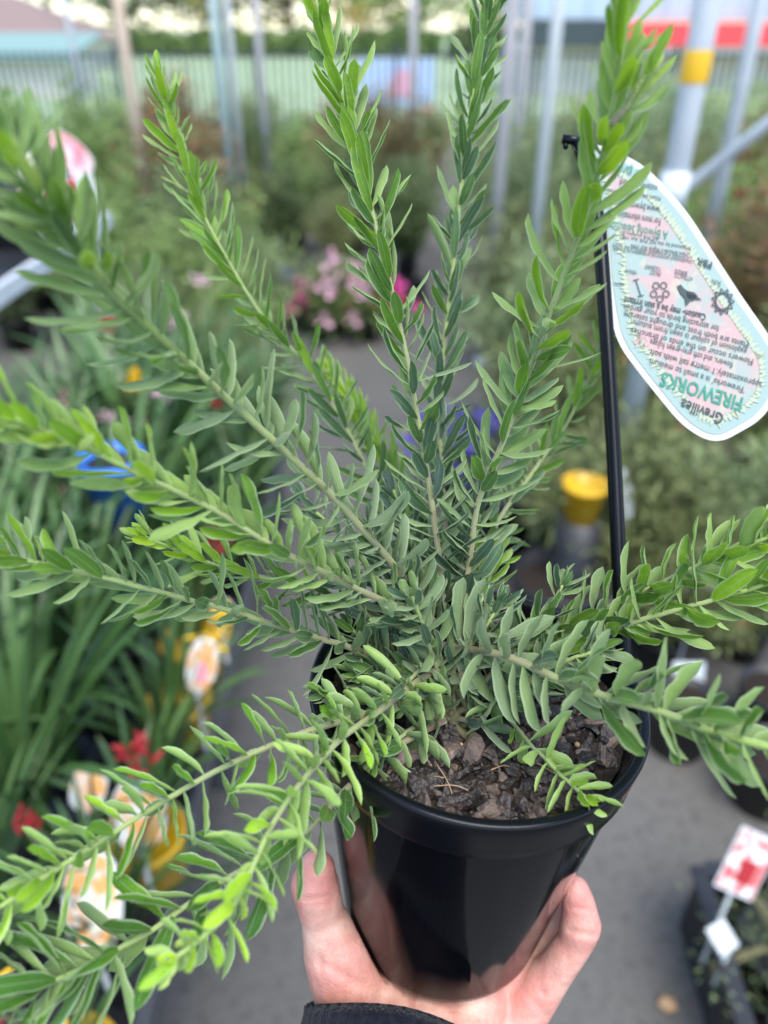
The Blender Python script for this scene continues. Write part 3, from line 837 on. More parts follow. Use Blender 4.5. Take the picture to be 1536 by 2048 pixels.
m_ = empty('yellow_pot', (yp[0], yp[1], .0)); tag(m_, 'yellow pot on an upturned black pot behind the label stake', 'pot')
m = MB(); m.lathe([(0, .43), (.042, .43), (.054, .52), (.058, .52), (.058, .535), (.052, .535), (.048, .52), (0, .515)], n=28); m.build('pot_wall', M['yellow'], m_)
m = MB(); m.lathe([(.085, 0), (.072, .2), (.06, .43), (0, .43)], n=24); m.build('upturned_pot', M['dullblack'], m_)
ground_tag(1262, 985, .5, 'pale green and white tag right of the label stake', size=(.05, .14), front=M['white'], roll=-.15)
ground_tag(1200, 1300, .18, 'white tag lying in the black pots under the right branches', size=(.09, .05), front=M['white'], roll=.2, rect=True)
ground_tag(1385, 1325, .18, 'small white tag among the black pots at the right', size=(.08, .05), front=M['white'], rect=True)
ground_tag(1410, 1130, .38, 'pale yellow tag behind the right upper branch', size=(.09, .05), front=M['creampetal'], rect=True)

# tray at the bottom right with small fine leaved plants and a diamond tag
RT_ = empty('plant_tray', (.80, .585, 0), R(-4)); tag(RT_, 'black plastic tray of small plants on the ground at the bottom right corner', 'tray')
m = MB()
for (c, s_) in (((-.23, 0, .09), (.012, .50, .18)), ((.23, 0, .09), (.012, .50, .18)), ((0, .256, .09), (.472, .012, .18)), ((0, -.256, .09), (.472, .012, .18)), ((0, 0, .01), (.448, .5, .01))): m.box(c, s_)
m.build('tray_wall', M['dullblack'], RT_, False)
m = MB()
for (c, s_) in (((-.238, 0, .185), (.03, .53, .008)), ((.238, 0, .185), (.03, .53, .008)), ((0, .262, .1845), (.446, .03, .008)), ((0, -.262, .1845), (.446, .03, .008))): m.box(c, s_)
m.build('rim', M['dullblack'], RT_, False)
rosp = make_shrub(51, .26, .17, 13, 60, .016, .003, G_grey, name='trailing_plant')
for i, (x, y) in enumerate(((.69, .74), (.87, .73), (.68, .585), (.87, .57), (.68, .42), (.86, .42))):
    o = rosp if i == 0 else copy_tree(rosp, None)
    o.location = (x, y, .018); o.rotation_euler = (0, 0, i * 1.3)
    tag(o, 'small trailing needle leaved plant in the bottom right tray, %s from its far left corner' % nums[i], 'potted plant', 'small plants in the right tray')
p = on_h(1490, 1715, .42)
make_tagstick('diamond shaped tag with red flower picture above the bottom right tray', (p[0], p[1], .12), .23, (.07, .105), .1, -.5, M['redfl'], M['redpetal'], roll=.5, rect=True)
p = on_h(1480, 1850, .30)
make_tagstick('blue white tag leaning over the edge of the bottom right tray', (p[0], p[1], .12), .12, (.035, .055), .1, -.5, M['white'], None, roll=-.5, rect=True)
pb = MB(); r3 = np.random.default_rng(5)
bm = bmesh.new(); bmesh.ops.create_icosphere(bm, subdivisions=3, radius=.014)
for v in bm.verts: v.co = Vector((v.co.x * 1.2, v.co.y, v.co.z * .7)) * (1 + .12 * math.sin(v.co.x * 400) * math.cos(v.co.y * 350))
me = bpy.data.meshes.new('dry_leaf'); bm.to_mesh(me); bm.free(); me.materials.append(M['fibre'])
o = bpy.data.objects.new('curled_dry_leaf', me); COL.objects.link(o); o.location = tuple(on_h(1335, 2008, .01)); tag(o, 'small curled brown dry leaf lying on the concrete near the bottom right', 'dry leaf')

db = MB(); r9 = np.random.default_rng(91)
for k in range(260):
    c = np.array([r9.uniform(-.3, 1.3), r9.uniform(.4, 4.5), .0015]); a = r9.uniform(0, 6.28); s_ = r9.uniform(.002, .011)
    e = np.array([math.cos(a), math.sin(a), 0]); f_ = np.array([-e[1], e[0], 0]) * r9.uniform(.3, .8)
    db.add([c - e * s_, c - f_ * s_ + [0, 0, .003], c + e * s_, c + f_ * s_ + [0, 0, .002]], [(0, 1, 2, 3)])
tag(db.build('ground_litter', M['bark'], None, False), 'brown leaf litter and bark crumbs scattered over the concrete aisle', 'leaf litter', kind='stuff')

# ================================================================== THE HELD POT AND ITS SHRUB
PC = CAM + np.array([.03916, .23452, -.23108])       # centre of the rim
AX = nz([.0628, .0336, .9975])                        # pot axis
q_ax = Vector(AX).to_track_quat('Z', 'Y')
root = empty('potted_shrub', tuple(PC - AX * .15)); root.rotation_euler = q_ax.to_euler()
tag(root, 'green shrub with long leafy stems in a glossy black pot held up by a hand', 'potted plant')
H = .15
pot = MB()
pot.lathe([(0, .0015), (.040, .0015), (.043, 0), (.0475, .0005), (.0492, .003), (.0496, .006), (.0650, H - .0225), (.0655, H - .0205)], n=128)
pot.lathe([(.0618, H - .012), (.0605, H - .03), (.047, .01), (0, .006)], n=96)
pot_o = pot.build('pot', M['blackpot'], root)
rim = MB()
rim.lathe([(.0655, H - .0205), (.0672, H - .0202), (.0679, H - .0192), (.0680, H - .015), (.0686, H - .0125), (.0694, H - .006), (.0700, H - .002), (.0696, H - .0004), (.0688, H), (.0668, H - .0002), (.0655, H - .001), (.0648, H - .003), (.0618, H - .012)], n=128)
rim.build('rim', M['rimplastic'], pot_o)
# faint moulding seams and water beads on the pot
dr = MB(); r4 = np.random.default_rng(8)
def bead(mb, c, nrm, r, flat=.5):
    nrm = nz(nrm); a = nz(np.cross(nrm, [.3, .2, 1])); b = np.cross(nrm, a)
    vs = [c + nrm * r * flat]; fs = []
    K = 8
    for j, (rr, hh) in enumerate(((.6, .8 * flat), (.92, .4 * flat), (1.0, 0))):
        for k in range(K):
            t = 2 * math.pi * k / K; vs.append(c + (a * math.cos(t) + b * math.sin(t)) * r * rr + nrm * r * hh)
    for k in range(K):
        fs.append((0, 1 + k, 1 + (k + 1) % K))
        for j in (0, 1): fs.append((1 + j * K + k, 1 + (j + 1) * K + k, 1 + (j + 1) * K + (k + 1) % K, 1 + j * K + (k + 1) % K))
    mb.add(vs, fs)
for k in range(60):
    th = r4.uniform(-math.pi, 0); z = r4.uniform(.01, .115); r_ = .0496 + (.0646 - .0496) * z / .1235
    n = np.array([math.cos(th), math.sin(th), 0]); bead(dr, n * r_ + [0, 0, z], n, r4.uniform(.0002, .0007))
water = mat('water', (.9, .95, .95), .03, .5); water.node_tree.nodes['Principled BSDF'].inputs['Transmission Weight'].default_value = .95
water.node_tree.nodes['Principled BSDF'].inputs['IOR'].default_value = 1.33
tag(dr.build('water_beads', water, root), kind='stuff')
# potting mix
sm = MB(); r5 = np.random.default_rng(9)
def soil_h(x, y): return H - .0125 + .0018 * math.sin(x * 160 + 1) * math.cos(y * 140) + .001 * math.sin(x * 380 + y * 300)
ring = [(0, 0)]
vs = [(0, 0, soil_h(0, 0))]
NR, NS = 20, 72
for i in range(1, NR + 1):
    for k in range(NS):
        r_ = .0617 * i / NR; t = 2 * math.pi * k / NS; x, y = r_ * math.cos(t), r_ * math.sin(t); vs.append((x, y, soil_h(x, y)))
fs = [(0, 1 + k, 1 + (k + 1) % NS) for k in range(NS)]
for i in range(NR - 1):
    for k in range(NS):
        a = 1 + i * NS; fs.append((a + k, a + NS + k, a + NS + (k + 1) % NS, a + (k + 1) % NS))
sm.add(vs, fs); mix = sm.build('potting_mix', M['soil'], root)
ch = MB()
for k in range(760):
    r_ = .0595 * math.sqrt(r5.random()); t = r5.uniform(0, 2 * math.pi); x, y = r_ * math.cos(t), r_ * math.sin(t)
    s_ = r5.uniform(.0014, .0056) * (1.35 if r5.random() < .15 else 1)
    dims = np.array([s_ * r5.uniform(.9, 1.9), s_ * r5.uniform(.5, .95), s_ * r5.uniform(.22, .5)])
    Q = np.array((Matrix.Rotation(r5.uniform(0, 6.28), 3, 'Z') @ Matrix.Rotation(r5.normal(0, .5), 3, 'X') @ Matrix.Rotation(r5.normal(0, .5), 3, 'Y')))
    # irregular chip: a bevelled, skewed hexagonal block
    K = 7; off = r5.uniform(.65, 1.1, K); off2 = off * r5.uniform(.6, .95, K); th = np.linspace(0, 2 * math.pi, K, endpoint=False) + r5.uniform(-.25, .25, K)
    lo = [Q @ (np.array([math.cos(a) * o1, math.sin(a) * o1, -.8]) * dims) for a, o1 in zip(th, off)]
    mid = [Q @ (np.array([math.cos(a) * o1 * 1.05, math.sin(a) * o1 * 1.05, .25 + r5.uniform(-.2, .2)]) * dims) for a, o1 in zip(th, off)]
    hi = [Q @ (np.array([math.cos(a) * o1, math.sin(a) * o1, .9 + r5.uniform(-.15, .15)]) * dims) for a, o1 in zip(th, off2)]
    c = np.array([x, y, soil_h(x, y) + dims[2] * r5.uniform(.1, .9)])
    ch.add([c + v for v in lo + mid + hi], [tuple(range(2 * K, 3 * K))] + [(j, (j + 1) % K, (j + 1) % K + K, j + K) for j in range(K)] + [(j + K, (j + 1) % K + K, (j + 1) % K + 2 * K, j + 2 * K) for j in range(K)],
           mi=0 if r5.random() < .33 else 1)
tag(ch.build('bark_chips', [M['bark'], M['barkd']], mix, False), kind='stuff')
fb = MB()
for k in range(26):
    r_ = .05 * math.sqrt(r5.random()); t = r5.uniform(0, 6.28); c = np.array([r_ * math.cos(t), r_ * math.sin(t), H - .009])
    d = r5.normal(size=3) * [1, 1, .25]; d = nz(d) * r5.uniform(.005, .012)
    fb.tube(catmull([c - d, c + [0, 0, r5.uniform(.001, .004)], c + d * [.6, 1.2, 1]], 8), .00022, 4)
fb.tube(catmull([(-.023, -.050, H - .009), (-.022, -.042, H - .001), (-.016, -.036, H + .001), (-.008, -.034, H - .004)], 12), .00035, 5)
for k in range(14):
    r_ = .055 * math.sqrt(r5.random()); t = r5.uniform(0, 6.28); c = np.array([r_ * math.cos(t), r_ * math.sin(t), H - .0095])
    fb.tube([c, c + [.0006, 0, .0003], c + [.0016, .0003, .0003], c + [.0021, .0003, 0]], [.0003, .0011, .0011, .0003], 7)
tag(fb.build('dry_fibres', M['fibre'], mix), kind='stuff')

# ---------------- stems and leaves, in world space, then parented to the pot
Minv = None
bpy.context.view_layer.update()
Minv = np.array(root.matrix_world.inverted())
def tolocal(V):
    return V @ Minv[:3, :3].T + Minv[:3, 3]

NU, NV = 11, 6
def leaf_grid(P, D, N, L_, W_, bend, roll_edge, wave, twist, age, rnd, rng):
    """one leaf blade as a grid; returns verts (NU+1)*(NV+1)"""
    D = nz(D); N = nz(N - D * (N @ D)); Sd = np.cross(D, N)
    u = np.linspace(0, 1, NU + 1)
    pos = np.zeros((NU + 1, 3)); dirs = np.zeros((NU + 1, 3)); nor = np.zeros((NU + 1, 3)); sid = np.zeros((NU + 1, 3))
    p = P.copy(); step = L_ / NU
    for i in range(NU + 1):
        an = bend * (u[i] - .12) + .05 * math.sin(u[i] * 5 + rnd * 6)
        d = D * math.cos(an) + N * math.sin(an); n = -D * math.sin(an) + N * math.cos(an)
        tw = twist * u[i]
        s_ = Sd * math.cos(tw) + n * math.sin(tw); n2 = -Sd * math.sin(tw) + n * math.cos(tw)
        pos[i] = p; dirs[i] = d; nor[i] = n2; sid[i] = s_
        p = p + d * step
    prof = np.interp(u, [0, .06, .16, .3, .5, .7, .84, .92, .97, 1], [.26, .42, .74, .93, 1.0, .98, .84, .60, .36, .05])
    w = W_ / 2 * prof * (1 + wave * .05 * np.sin(u * 17 + rnd * 9))
    v = np.linspace(-1, 1, NV + 1)
    V = np.zeros((NU + 1, NV + 1, 3))
    for j, vv in enumerate(v):
        zz = -roll_edge * (abs(vv) ** 2.2) * w + .10 * w * (abs(vv) - .0) * (1 - abs(vv)) * 4 * .6
        zz = zz + wave * .09 * w * np.sin(u * 15 + (vv > 0) * 1.8 + rnd * 7) * abs(vv)
        ww = w * vv * (1 - .12 * roll_edge * abs(vv))
        V[:, j] = pos + sid * ww[:, None] + nor * zz[:, None]
    return V.reshape(-1, 3)
_f = []
_uv = []
for i in range(NU):
    for j in range(NV):
        a = i * (NV + 1) + j
        _f.append((a, a + NV + 1, a + NV + 2, a + 1))
        _uv.append([(i / NU, j / NV), ((i + 1) / NU, j / NV), ((i + 1) / NU, (j + 1) / NV), (i / NU, (j + 1) / NV)])
LF = np.array(_f); LUV = np.array(_uv, dtype=np.float32)

def foliage_mesh(name, blades, ages, rnds, material, parent):
    n = len(blades)
    V = np.concatenate(blades); V = tolocal(V)
    k = (NU + 1) * (NV + 1)
    F_ = (LF[None] + (np.arange(n) * k)[:, None, None]).reshape(-1, 4)
    me = bpy.data.meshes.new(name)
    me.vertices.add(len(V)); me.vertices.foreach_set('co', V.astype(np.float32).ravel())
    me.loops.add(F_.size); me.loops.foreach_set('vertex_index', F_.ravel().astype(np.int32))
    me.polygons.add(len(F_)); me.polygons.foreach_set('loop_start', np.arange(0, F_.size, 4, dtype=np.int32))
    me.polygons.foreach_set('loop_total', np.full(len(F_), 4, dtype=np.int32))
    me.polygons.foreach_set('use_smooth', np.ones(len(F_), dtype=bool))
    me.update(calc_edges=True)
    me.materials.append(material)
    a = me.uv_layers.new(name='UVMap'); a.data.foreach_set('uv', np.tile(LUV[None], (n, 1, 1, 1)).astype(np.float32).ravel())
    b = me.uv_layers.new(name='age')
    uv2 = np.zeros((n, len(LF), 4, 2), np.float32); uv2[..., 0] = np.array(ages)[:, None, None]; uv2[..., 1] = np.array(rnds)[:, None, None]
    b.data.foreach_set('uv', uv2.ravel())
    o = bpy.data.objects.new(name, me); COL.objects.link(o); o.parent = parent
    return o

bead_mb = MB()
def branch(seed, path, L0=.020, L1=.020, W=.0048, ang=48, ang1=28, upb=.25, age0=.1, age1=.6, space=.0037, start=.12,
           r0=.0015, r1=.0008, flip=.08, material=None, tipn=7, beads=0, wave=1.0, label=None, tl=.75, droop=0, pw=1.1):
    rng = np.random.default_rng(seed)
    P3 = [at(*p) for p in path]
    P = catmull(P3, 60)
    P = P + np.cumsum(rng.normal(0, .00022, P.shape), axis=0) * np.linspace(0, 1, len(P))[:, None] ** .5 * .5
    seg = np.linalg.norm(np.diff(P, axis=0), axis=1); s = np.concatenate([[0], np.cumsum(seg)]); Ltot = s[-1]
    st = MB()
    rad = np.linspace(r0, r1, len(P)) * .86
    st.tube(tolocal(P), rad, 8)
    so = st.build('branch', STEM, root)
    if label: so['label'] = label
    # stem colour coordinate = position along
    blades, ages, rnds = [], [], []
    d = Ltot * start; phi = rng.uniform(0, 6.28)
    def emit(d, phi, f, Lm, angm):
        i = min(np.searchsorted(s, d), len(P) - 1); i = max(i, 1)
        t = (d - s[i - 1]) / max(seg[i - 1], 1e-9); p = P[i - 1] + (P[i] - P[i - 1]) * t
        T = nz(P[min(i + 1, len(P) - 1)] - P[i - 1] if i + 1 < len(P) else P[i] - P[i - 1])
        a = nz(np.cross(T, [.13, .41, 1.0])); b = np.cross(T, a)
        Rr = a * math.cos(phi) + b * math.sin(phi)
        an = math.radians((ang * 1.28 + (ang1 * 1.3 - ang * 1.28) * f) * angm + rng.normal(0, 13))
        D = nz(T * math.cos(an) + Rr * math.sin(an) + np.array([0, 0, upb]) * (1 - .3 * f) - np.array([0, 0, droop]) * max(0, -Rr[2]))
        N = T - D * (T @ D) + rng.normal(0, .12, 3)
        Ll = (L0 + (L1 - L0) * f) * Lm * 1.03 * rng.uniform(.66, 1.18)
        if rng.random() < flip: N = nz(N) + Rr * rng.uniform(-2, 2); 
        Ww = W * .80 * rng.uniform(.82, 1.15) * (.55 + .45 * Lm)
        tw = rng.normal(0, .42) if rng.random() > .08 else rng.choice([-1, 1]) * rng.uniform(.9, 2.0)
        rnd = rng.random()
        v = leaf_grid(p + Rr * rad[i] * .7, D, N, Ll, Ww, rng.normal(.16, .22), rng.uniform(.25, .6), wave, tw, 0, rnd, rng)
        blades.append(v); rnds.append(rnd); ages.append(np.clip(age0 + (age1 - age0) * f ** pw + rng.normal(0, .05), 0, 1))
        if beads and rng.random() < beads:
            g_ = v.reshape(NU + 1, NV + 1, 3)
            for q in range(rng.integers(1, 5)):
                ii = rng.integers(2, NU - 1); jj = rng.integers(1, NV)
                c = g_[ii, jj]; nn = nz(np.cross(g_[ii + 1, jj] - c, g_[ii, jj + 1] - c))
                if nn[2] < 0: nn = -nn
                bead(bead_mb, tolocal(c[None])[0], nn, rng.uniform(.0003, .0009), .55)
    while d < Ltot * .985:
        if rng.random() < .07: d += space * .8; phi += 2.4
        f = (d / Ltot - start) / (1 - start)
        taper = 1 if f < tl else 1 - .35 * (f - tl) / (1 - tl)
        emit(d, phi, f, taper, 1)
        phi += 2.39996 + rng.normal(0, .45)
        d += space * .47 * (1 - .45 * max(0, f - .6) / .4) * rng.uniform(.55, 1.5)
    for k in range(tipn):
        emit(Ltot * .995, phi, 1.0, .62 - .05 * k, .65 - .06 * k); phi += 2.4
    fo = foliage_mesh('foliage', blades, ages, rnds, material or LEAF, so)
    return so

B0 = (905, 1435, .312)
branch(101, [B0, (886, 1190, .325), (868, 1040, .325), (838, 850, .325), (800, 650, .32), (745, 420, .315), (700, 240, .31), (662, 100, .305), (636, -10, .30), (628, -90, .30)],
       pw=.8, L0=0.021, L1=0.022, W=0.0062, ang=52, ang1=22, upb=.12, age0=0.05, age1=0.72, space=.0036, start=.10, label='tall upright stem left of centre')
branch(102, [B0, (908, 1150, .35), (884, 950, .36), (885, 760, .365), (912, 520, .36), (930, 350, .355), (955, 180, .35), (985, 50, .345), (1006, -60, .34)],
       L0=0.022, L1=0.023, W=0.0056, ang=46, ang1=24, upb=.12, age0=0.02, age1=0.5, space=.0034, start=.10, label='tall upright stem right of centre')
branch(103, [B0, (935, 1150, .325), (958, 1000, .32), (1010, 870, .31), (1070, 710, .295), (1120, 570, .28), (1180, 400, .26), (1220, 230, .24), (1244, 80, .225), (1254, -60, .215)],
       pw=.85, L0=0.023, L1=0.024, W=0.0064, ang=50, ang1=26, upb=.12, age0=0.08, age1=0.9, space=.0037, start=.10, label='tall stem in front of the plant label')
branch(1031, [(1222, 250, .24), (1262, 200, .236), (1300, 140, .232)], L0=.014, L1=.014, W=.0042, ang=40, age0=.6, age1=.75, start=.3, tipn=5, space=.005)
branch(104, [B0, (830, 1200, .31), (700, 1035, .29), (560, 900, .27), (440, 790, .255), (330, 690, .24), (230, 600, .225), (130, 480, .205), (50, 370, .19), (-20, 270, .18)],
       pw=1.0, L0=0.022, L1=0.027, W=0.0063, ang=58, ang1=34, upb=.22, age0=0, age1=0.6, space=.0036, start=.12, r0=.0019, r1=.0013, label='long stem rising to the upper left')
branch(105, [B0, (800, 1080, .36), (700, 870, .385), (620, 740, .39), (540, 650, .385), (480, 560, .38), (420, 450, .375), (375, 340, .37), (345, 240, .365), (328, 165, .36)],
       pw=.85, L0=0.021, L1=0.022, W=0.0053, ang=52, ang1=24, upb=.15, age0=.12, age1=0.75, space=.0036, start=.15, label='slender stem at the back left')
branch(106, [(885, 1275, .31), (790, 1215, .30), (700, 1170, .29), (560, 1100, .27), (430, 1020, .26), (300, 960, .245), (180, 900, .23), (60, 850, .215), (-20, 815, .21)],
       pw=.8, L0=0.02, L1=0.022, W=0.0064, ang=50, ang1=32, upb=.42, age0=0.3, age1=0.88, space=0.0036, start=0.03, label='bright lime tipped stem reaching left')
branch(107, [(890, 1370, .315), (730, 1305, .31), (600, 1265, .30), (440, 1215, .29), (330, 1185, .28), (200, 1150, .27), (60, 1120, .26), (-50, 1098, .255)],
       L0=0.02, L1=0.023, W=0.0064, ang=56, ang1=36, upb=.32, age0=0.25, age1=0.6, space=0.0036, start=.08, flip=.2, beads=.1, label='low stem reaching left under the lime one')
branch(1071, [(870, 1300, .32), (700, 1205, .335), (560, 1165, .34), (430, 1135, .34), (340, 1100, .335), (280, 1075, .33)],
       L0=.018, L1=.018, W=.005, ang=50, upb=.3, age0=.3, age1=.85, start=.25)
branch(108, [(890, 1375, .305), (760, 1420, .29), (620, 1462, .28), (480, 1520, .27), (400, 1560, .265), (280, 1630, .255), (160, 1705, .245), (60, 1770, .235), (-50, 1845, .228)],
       L0=0.019, L1=0.023, W=0.0064, ang=62, ang1=44, upb=.28, age0=0.38, age1=0.75, space=0.0042, start=0.03, material=LEAFW, beads=.45, label='wet stem reaching to the lower left')
branch(109, [(895, 1330, .305), (840, 1360, .295), (750, 1430, .28), (680, 1480, .27), (600, 1570, .255), (540, 1660, .245), (500, 1750, .235), (450, 1835, .23), (350, 1915, .225)],
       pw=.65, L0=0.019, L1=0.017, W=0.0056, ang=62, ang1=48, upb=.16, age0=0.6, age1=0.9, space=0.004, start=0.02, material=LEAFW, beads=.35, label='bright lime tipped stem drooping toward the viewer')
branch(110, [(890, 1440, .305), (760, 1512, .292), (700, 1570, .285), (580, 1690, .275), (430, 1770, .265), (300, 1860, .255), (170, 1930, .245), (0, 2010, .235), (-60, 2036, .23)],
       L0=0.022, L1=0.031, W=0.0078, ang=58, ang1=38, upb=.05, age0=.2, age1=.42, space=0.0042, start=0.04, flip=.55, material=LEAFW, beads=.6, label='lowest left stem showing pale wet leaf undersides')
branch(111, [(890, 1290, .305), (1010, 1312, .285), (1100, 1350, .275), (1200, 1390, .265), (1330, 1430, .25), (1430, 1470, .24), (1570, 1510, .228)],
       L0=0.024, L1=0.025, W=0.0086, ang=56, ang1=42, upb=.36, age0=0.2, age1=0.55, space=0.0038, start=.05, r0=.0017, r1=.0014, label='thick stem reaching low across the pot to the right')
branch(112, [(930, 1350, .33), (1050, 1290, .33), (1150, 1245, .325), (1280, 1185, .315), (1400, 1130, .305), (1500, 1090, .295), (1590, 1050, .288)],
       L0=0.021, L1=0.023, W=0.0074, ang=50, ang1=36, upb=.35, age0=0.35, age1=0.8, space=0.0037, start=.10, label='upper stem reaching right')
branch(1121, [(940, 1370, .325), (1080, 1315, .32), (1180, 1280, .315), (1290, 1240, .305), (1420, 1205, .295), (1590, 1160, .285)],
       L0=.019, L1=.020, W=0.007, ang=52, ang1=38, upb=.22, age0=0.4, age1=0.75, space=0.004, start=.10, flip=.2)
branch(113, [(945, 1345, .315), (1000, 1415, .305), (1055, 1485, .295), (1110, 1540, .285), (1172, 1595, .276)],
       pw=.65, L0=0.0165, L1=0.019, W=0.006, ang=58, ang1=44, upb=.12, age0=0.45, age1=0.9, space=0.004, start=.15, material=LEAFW, r0=.0010, r1=.0007, label='small lime shoot hanging over the front rim')
branch(114, [(925, 1380, .33), (975, 1090, .37), (1070, 940, .39), (1140, 840, .40), (1190, 730, .405), (1213, 650, .41)],
       L0=.020, L1=.019, W=.0046, ang=48, ang1=28, upb=.15, age0=.25, age1=.75, space=.0042, start=.2)
branch(115, [(890, 1400, .33), (815, 1040, .40), (750, 890, .41), (700, 800, .415), (655, 735, .42)],
       L0=.018, L1=.018, W=.004, ang=42, upb=.2, age0=.4, age1=.85, space=.0026, start=.3)
branch(1151, [(890, 1400, .33), (840, 1060, .40), (790, 960, .41), (745, 880, .415), (720, 830, .42)],
       L0=.018, L1=.017, W=.004, ang=42, upb=.2, age0=.3, age1=.75, space=.003, start=.3)
# short inner shoots filling the heart of the shrub
inner = [
 (116, [B0, (880, 1260, .315), (800, 1150, .31), (735, 1050, .305)], .02, .005, .15, .2),
 (117, [B0, (1000, 1330, .315), (1080, 1240, .315), (1120, 1170, .315)], .018, .005, .2, .35),
 (118, [B0, (945, 1270, .325), (970, 1180, .33), (985, 1110, .335)], .016, .0046, .3, .85),
 (119, [B0, (860, 1300, .33), (780, 1180, .345), (690, 1080, .355), (610, 1000, .36)], .020, .0046, .05, .15),
 (120, [B0, (840, 1400, .31), (780, 1330, .31), (700, 1250, .315)], .018, .005, .2, .35),
 (121, [B0, (960, 1400, .31), (1030, 1380, .305), (1110, 1330, .30), (1200, 1300, .295)], .018, .0056, .2, .35),
 (122, [B0, (850, 1440, .305), (800, 1480, .295), (735, 1530, .287)], .015, .0052, .3, .45),
 (123, [B0, (905, 1300, .335), (935, 1150, .35), (965, 1010, .36)], .020, .0046, .05, .1),
 (124, [B0, (870, 1270, .33), (830, 1100, .34), (790, 980, .345)], .02, .0048, .03, .1),
 (125, [B0, (800, 1390, .305), (720, 1400, .30), (650, 1380, .298)], .016, .0052, .25, .4),
 (126, [B0, (870, 1330, .30), (840, 1240, .29), (820, 1190, .285)], .018, .0052, .15, .3),
 (127, [B0, (960, 1440, .305), (990, 1400, .30), (1020, 1370, .298)], .016, .0054, .1, .2),
 (128, [B0, (910, 1330, .30), (960, 1260, .295), (1000, 1200, .295)], .018, .0052, .12, .3),
 (130, [(895, 1330, .312), (850, 1335, .300), (800, 1375, .292), (770, 1395, .288)], .017, .005, .2, .4),
 (131, [B0, (870, 1400, .305), (830, 1395, .296), (790, 1385, .292)], .016, .005, .25, .4),
 (132, [B0, (850, 1360, .312), (780, 1350, .306), (720, 1345, .302)], .017, .005, .2, .35),
 (129, [B0, (830, 1350, .31), (740, 1240, .32), (650, 1150, .325)], .018, .0050, .1, .2),
]
for sd_, path, L_, W_, a0, a1 in inner:
    branch(sd_, path, L0=L_, L1=L_ * .9, W=W_, ang=56, ang1=36, upb=.22, age0=a0, age1=a1, space=.0036, start=.22, r0=.0012, r1=.0007, flip=.15, tipn=5)
# woody crown where the stems meet, and dry leaves on the mix
wd = MB(); r6 = np.random.default_rng(77)
base_w = at(*B0)
for k in range(12):
    e = base_w + r6.normal(0, .006, 3) + [0, 0, .012]
    s0 = base_w + r6.normal(0, .005, 3) * [1, 1, 0] - [0, 0, .006]
    wd.tube(tolocal(catmull([s0, (s0 + e) / 2 + r6.normal(0, .002, 3), e], 6)), np.linspace(.0018, .0012, len(catmull([s0, (s0 + e) / 2, e], 6))), 7)
wd.tube(tolocal(np.array([PC - AX * .016 + [-.008, -.01, 0], base_w + [0, 0, .004]])), [.0035, .0028], 9)
wd.build('woody_base', M['twig'], root)
tag(bead_mb.build('water_droplets', water, root), kind='stuff')

# ================================================================== PLANT LABEL: STAKE AND HANGING CARD
lab = empty('plant_label', tuple(at(1249, 1345, .337)))
tag(lab, 'tall black stake in the pot carrying an upside down pale green picture card', 'plant label')
L0v = at(1249, 1345, .337)
stp = catmull([at(1250, 1370, .335), at(1240, 1180, .340), at(1227, 900, .348), at(1209, 600, .353), at(1198, 460, .355), at(1180, 360, .357), at(1152, 286, .358)], 40) - L0v
m = MB()
T_ = np.gradient(stp, axis=0); vs, fs = [], []
sec = [(math.cos(t_), math.sin(t_) * .8) for t_ in np.linspace(0, 2 * math.pi, 18, endpoint=False)]
ks = len(sec)
for i in range(len(stp)):
    t = nz(T_[i]); a = nz(np.cross(t, FW)); b = np.cross(a, t)
    if b @ FW < 0: b = -b
    wd_ = .0033 * (1 if i < len(stp) - 8 else 1 - .35 * (i - len(stp) + 8) / 8)
    for (x, y) in sec: vs.append(stp[i] + a * x * wd_ + b * y * .0042)
for i in range(len(stp) - 1):
    for k in range(ks):
        fs.append((i*ks+k, i*ks+(k+1) % ks, (i+1)*ks+(k+1) % ks, (i+1)*ks+k))
fs.append(tuple(range(ks))[::-1]); fs.append(tuple((len(stp)-1)*ks+k for k in range(ks)))
m.add(vs, fs); m.build('stake', mat('stake_plastic', (.003, .0035, .0045), .25, .2), lab)
m = MB(); c = at(1140, 278, .3575) - L0v
m.tube([c - RT * .0035, c + RT * .007 - UP * .001], .0021, 12); m.tube([c - RT * .002 + FW * .002, c - RT * .002 - UP * .004], .0012, 10); m.build('clip', M['rimplastic'], lab)
# card plane
cA, cB, cC = at(1150, 290, .366), at(1432, 882, .345), at(1560, 735, .352)
cn = nz(np.cross(cB - cA, cC - cA))
if cn @ FW > 0: cn = -cn
def on_card(px, py, off=0.0):
    d = ray(px, py); t = ((cA + cn * off - CAM) @ cn) / (d @ cn)
    return CAM + d * t - L0v
outline = [(1152, 288), (1200, 291), (1242, 307), (1288, 333), (1332, 375), (1378, 430), (1430, 510), (1482, 590), (1536, 668), (1556, 705),
           (1562, 745), (1552, 795), (1520, 838), (1480, 864), (1447, 880), (1418, 880), (1388, 866), (1356, 840), (1318, 795), (1272, 737),
           (1240, 690), (1224, 640), (1212, 560), (1205, 480), (1188, 410), (1168, 345)]
def plate(pts, off, th, name, material, parent, smooth=False):
    P = catmull([np.array([x, y, 0]) for x, y in pts + [pts[0]]], 160)[:-1, :2]
    top = [on_card(x, y, off + th) for x, y in P]; bot = [on_card(x, y, off) for x, y in P]
    k = len(P); q = MB()
    c = np.mean(top, axis=0)
    fs = [(i, (i + 1) % k, (i + 1) % k + k, i + k) for i in range(k)] + [tuple(range(k))[::-1], tuple(range(k, 2 * k))]
    q.add(top + bot, fs)
    return q.build(name, material, parent, smooth)
cardwhite = mat('card_plastic', (.43, .44, .42), .6, .12)
card = plate(outline, 0, .0006, 'card', cardwhite, lab)
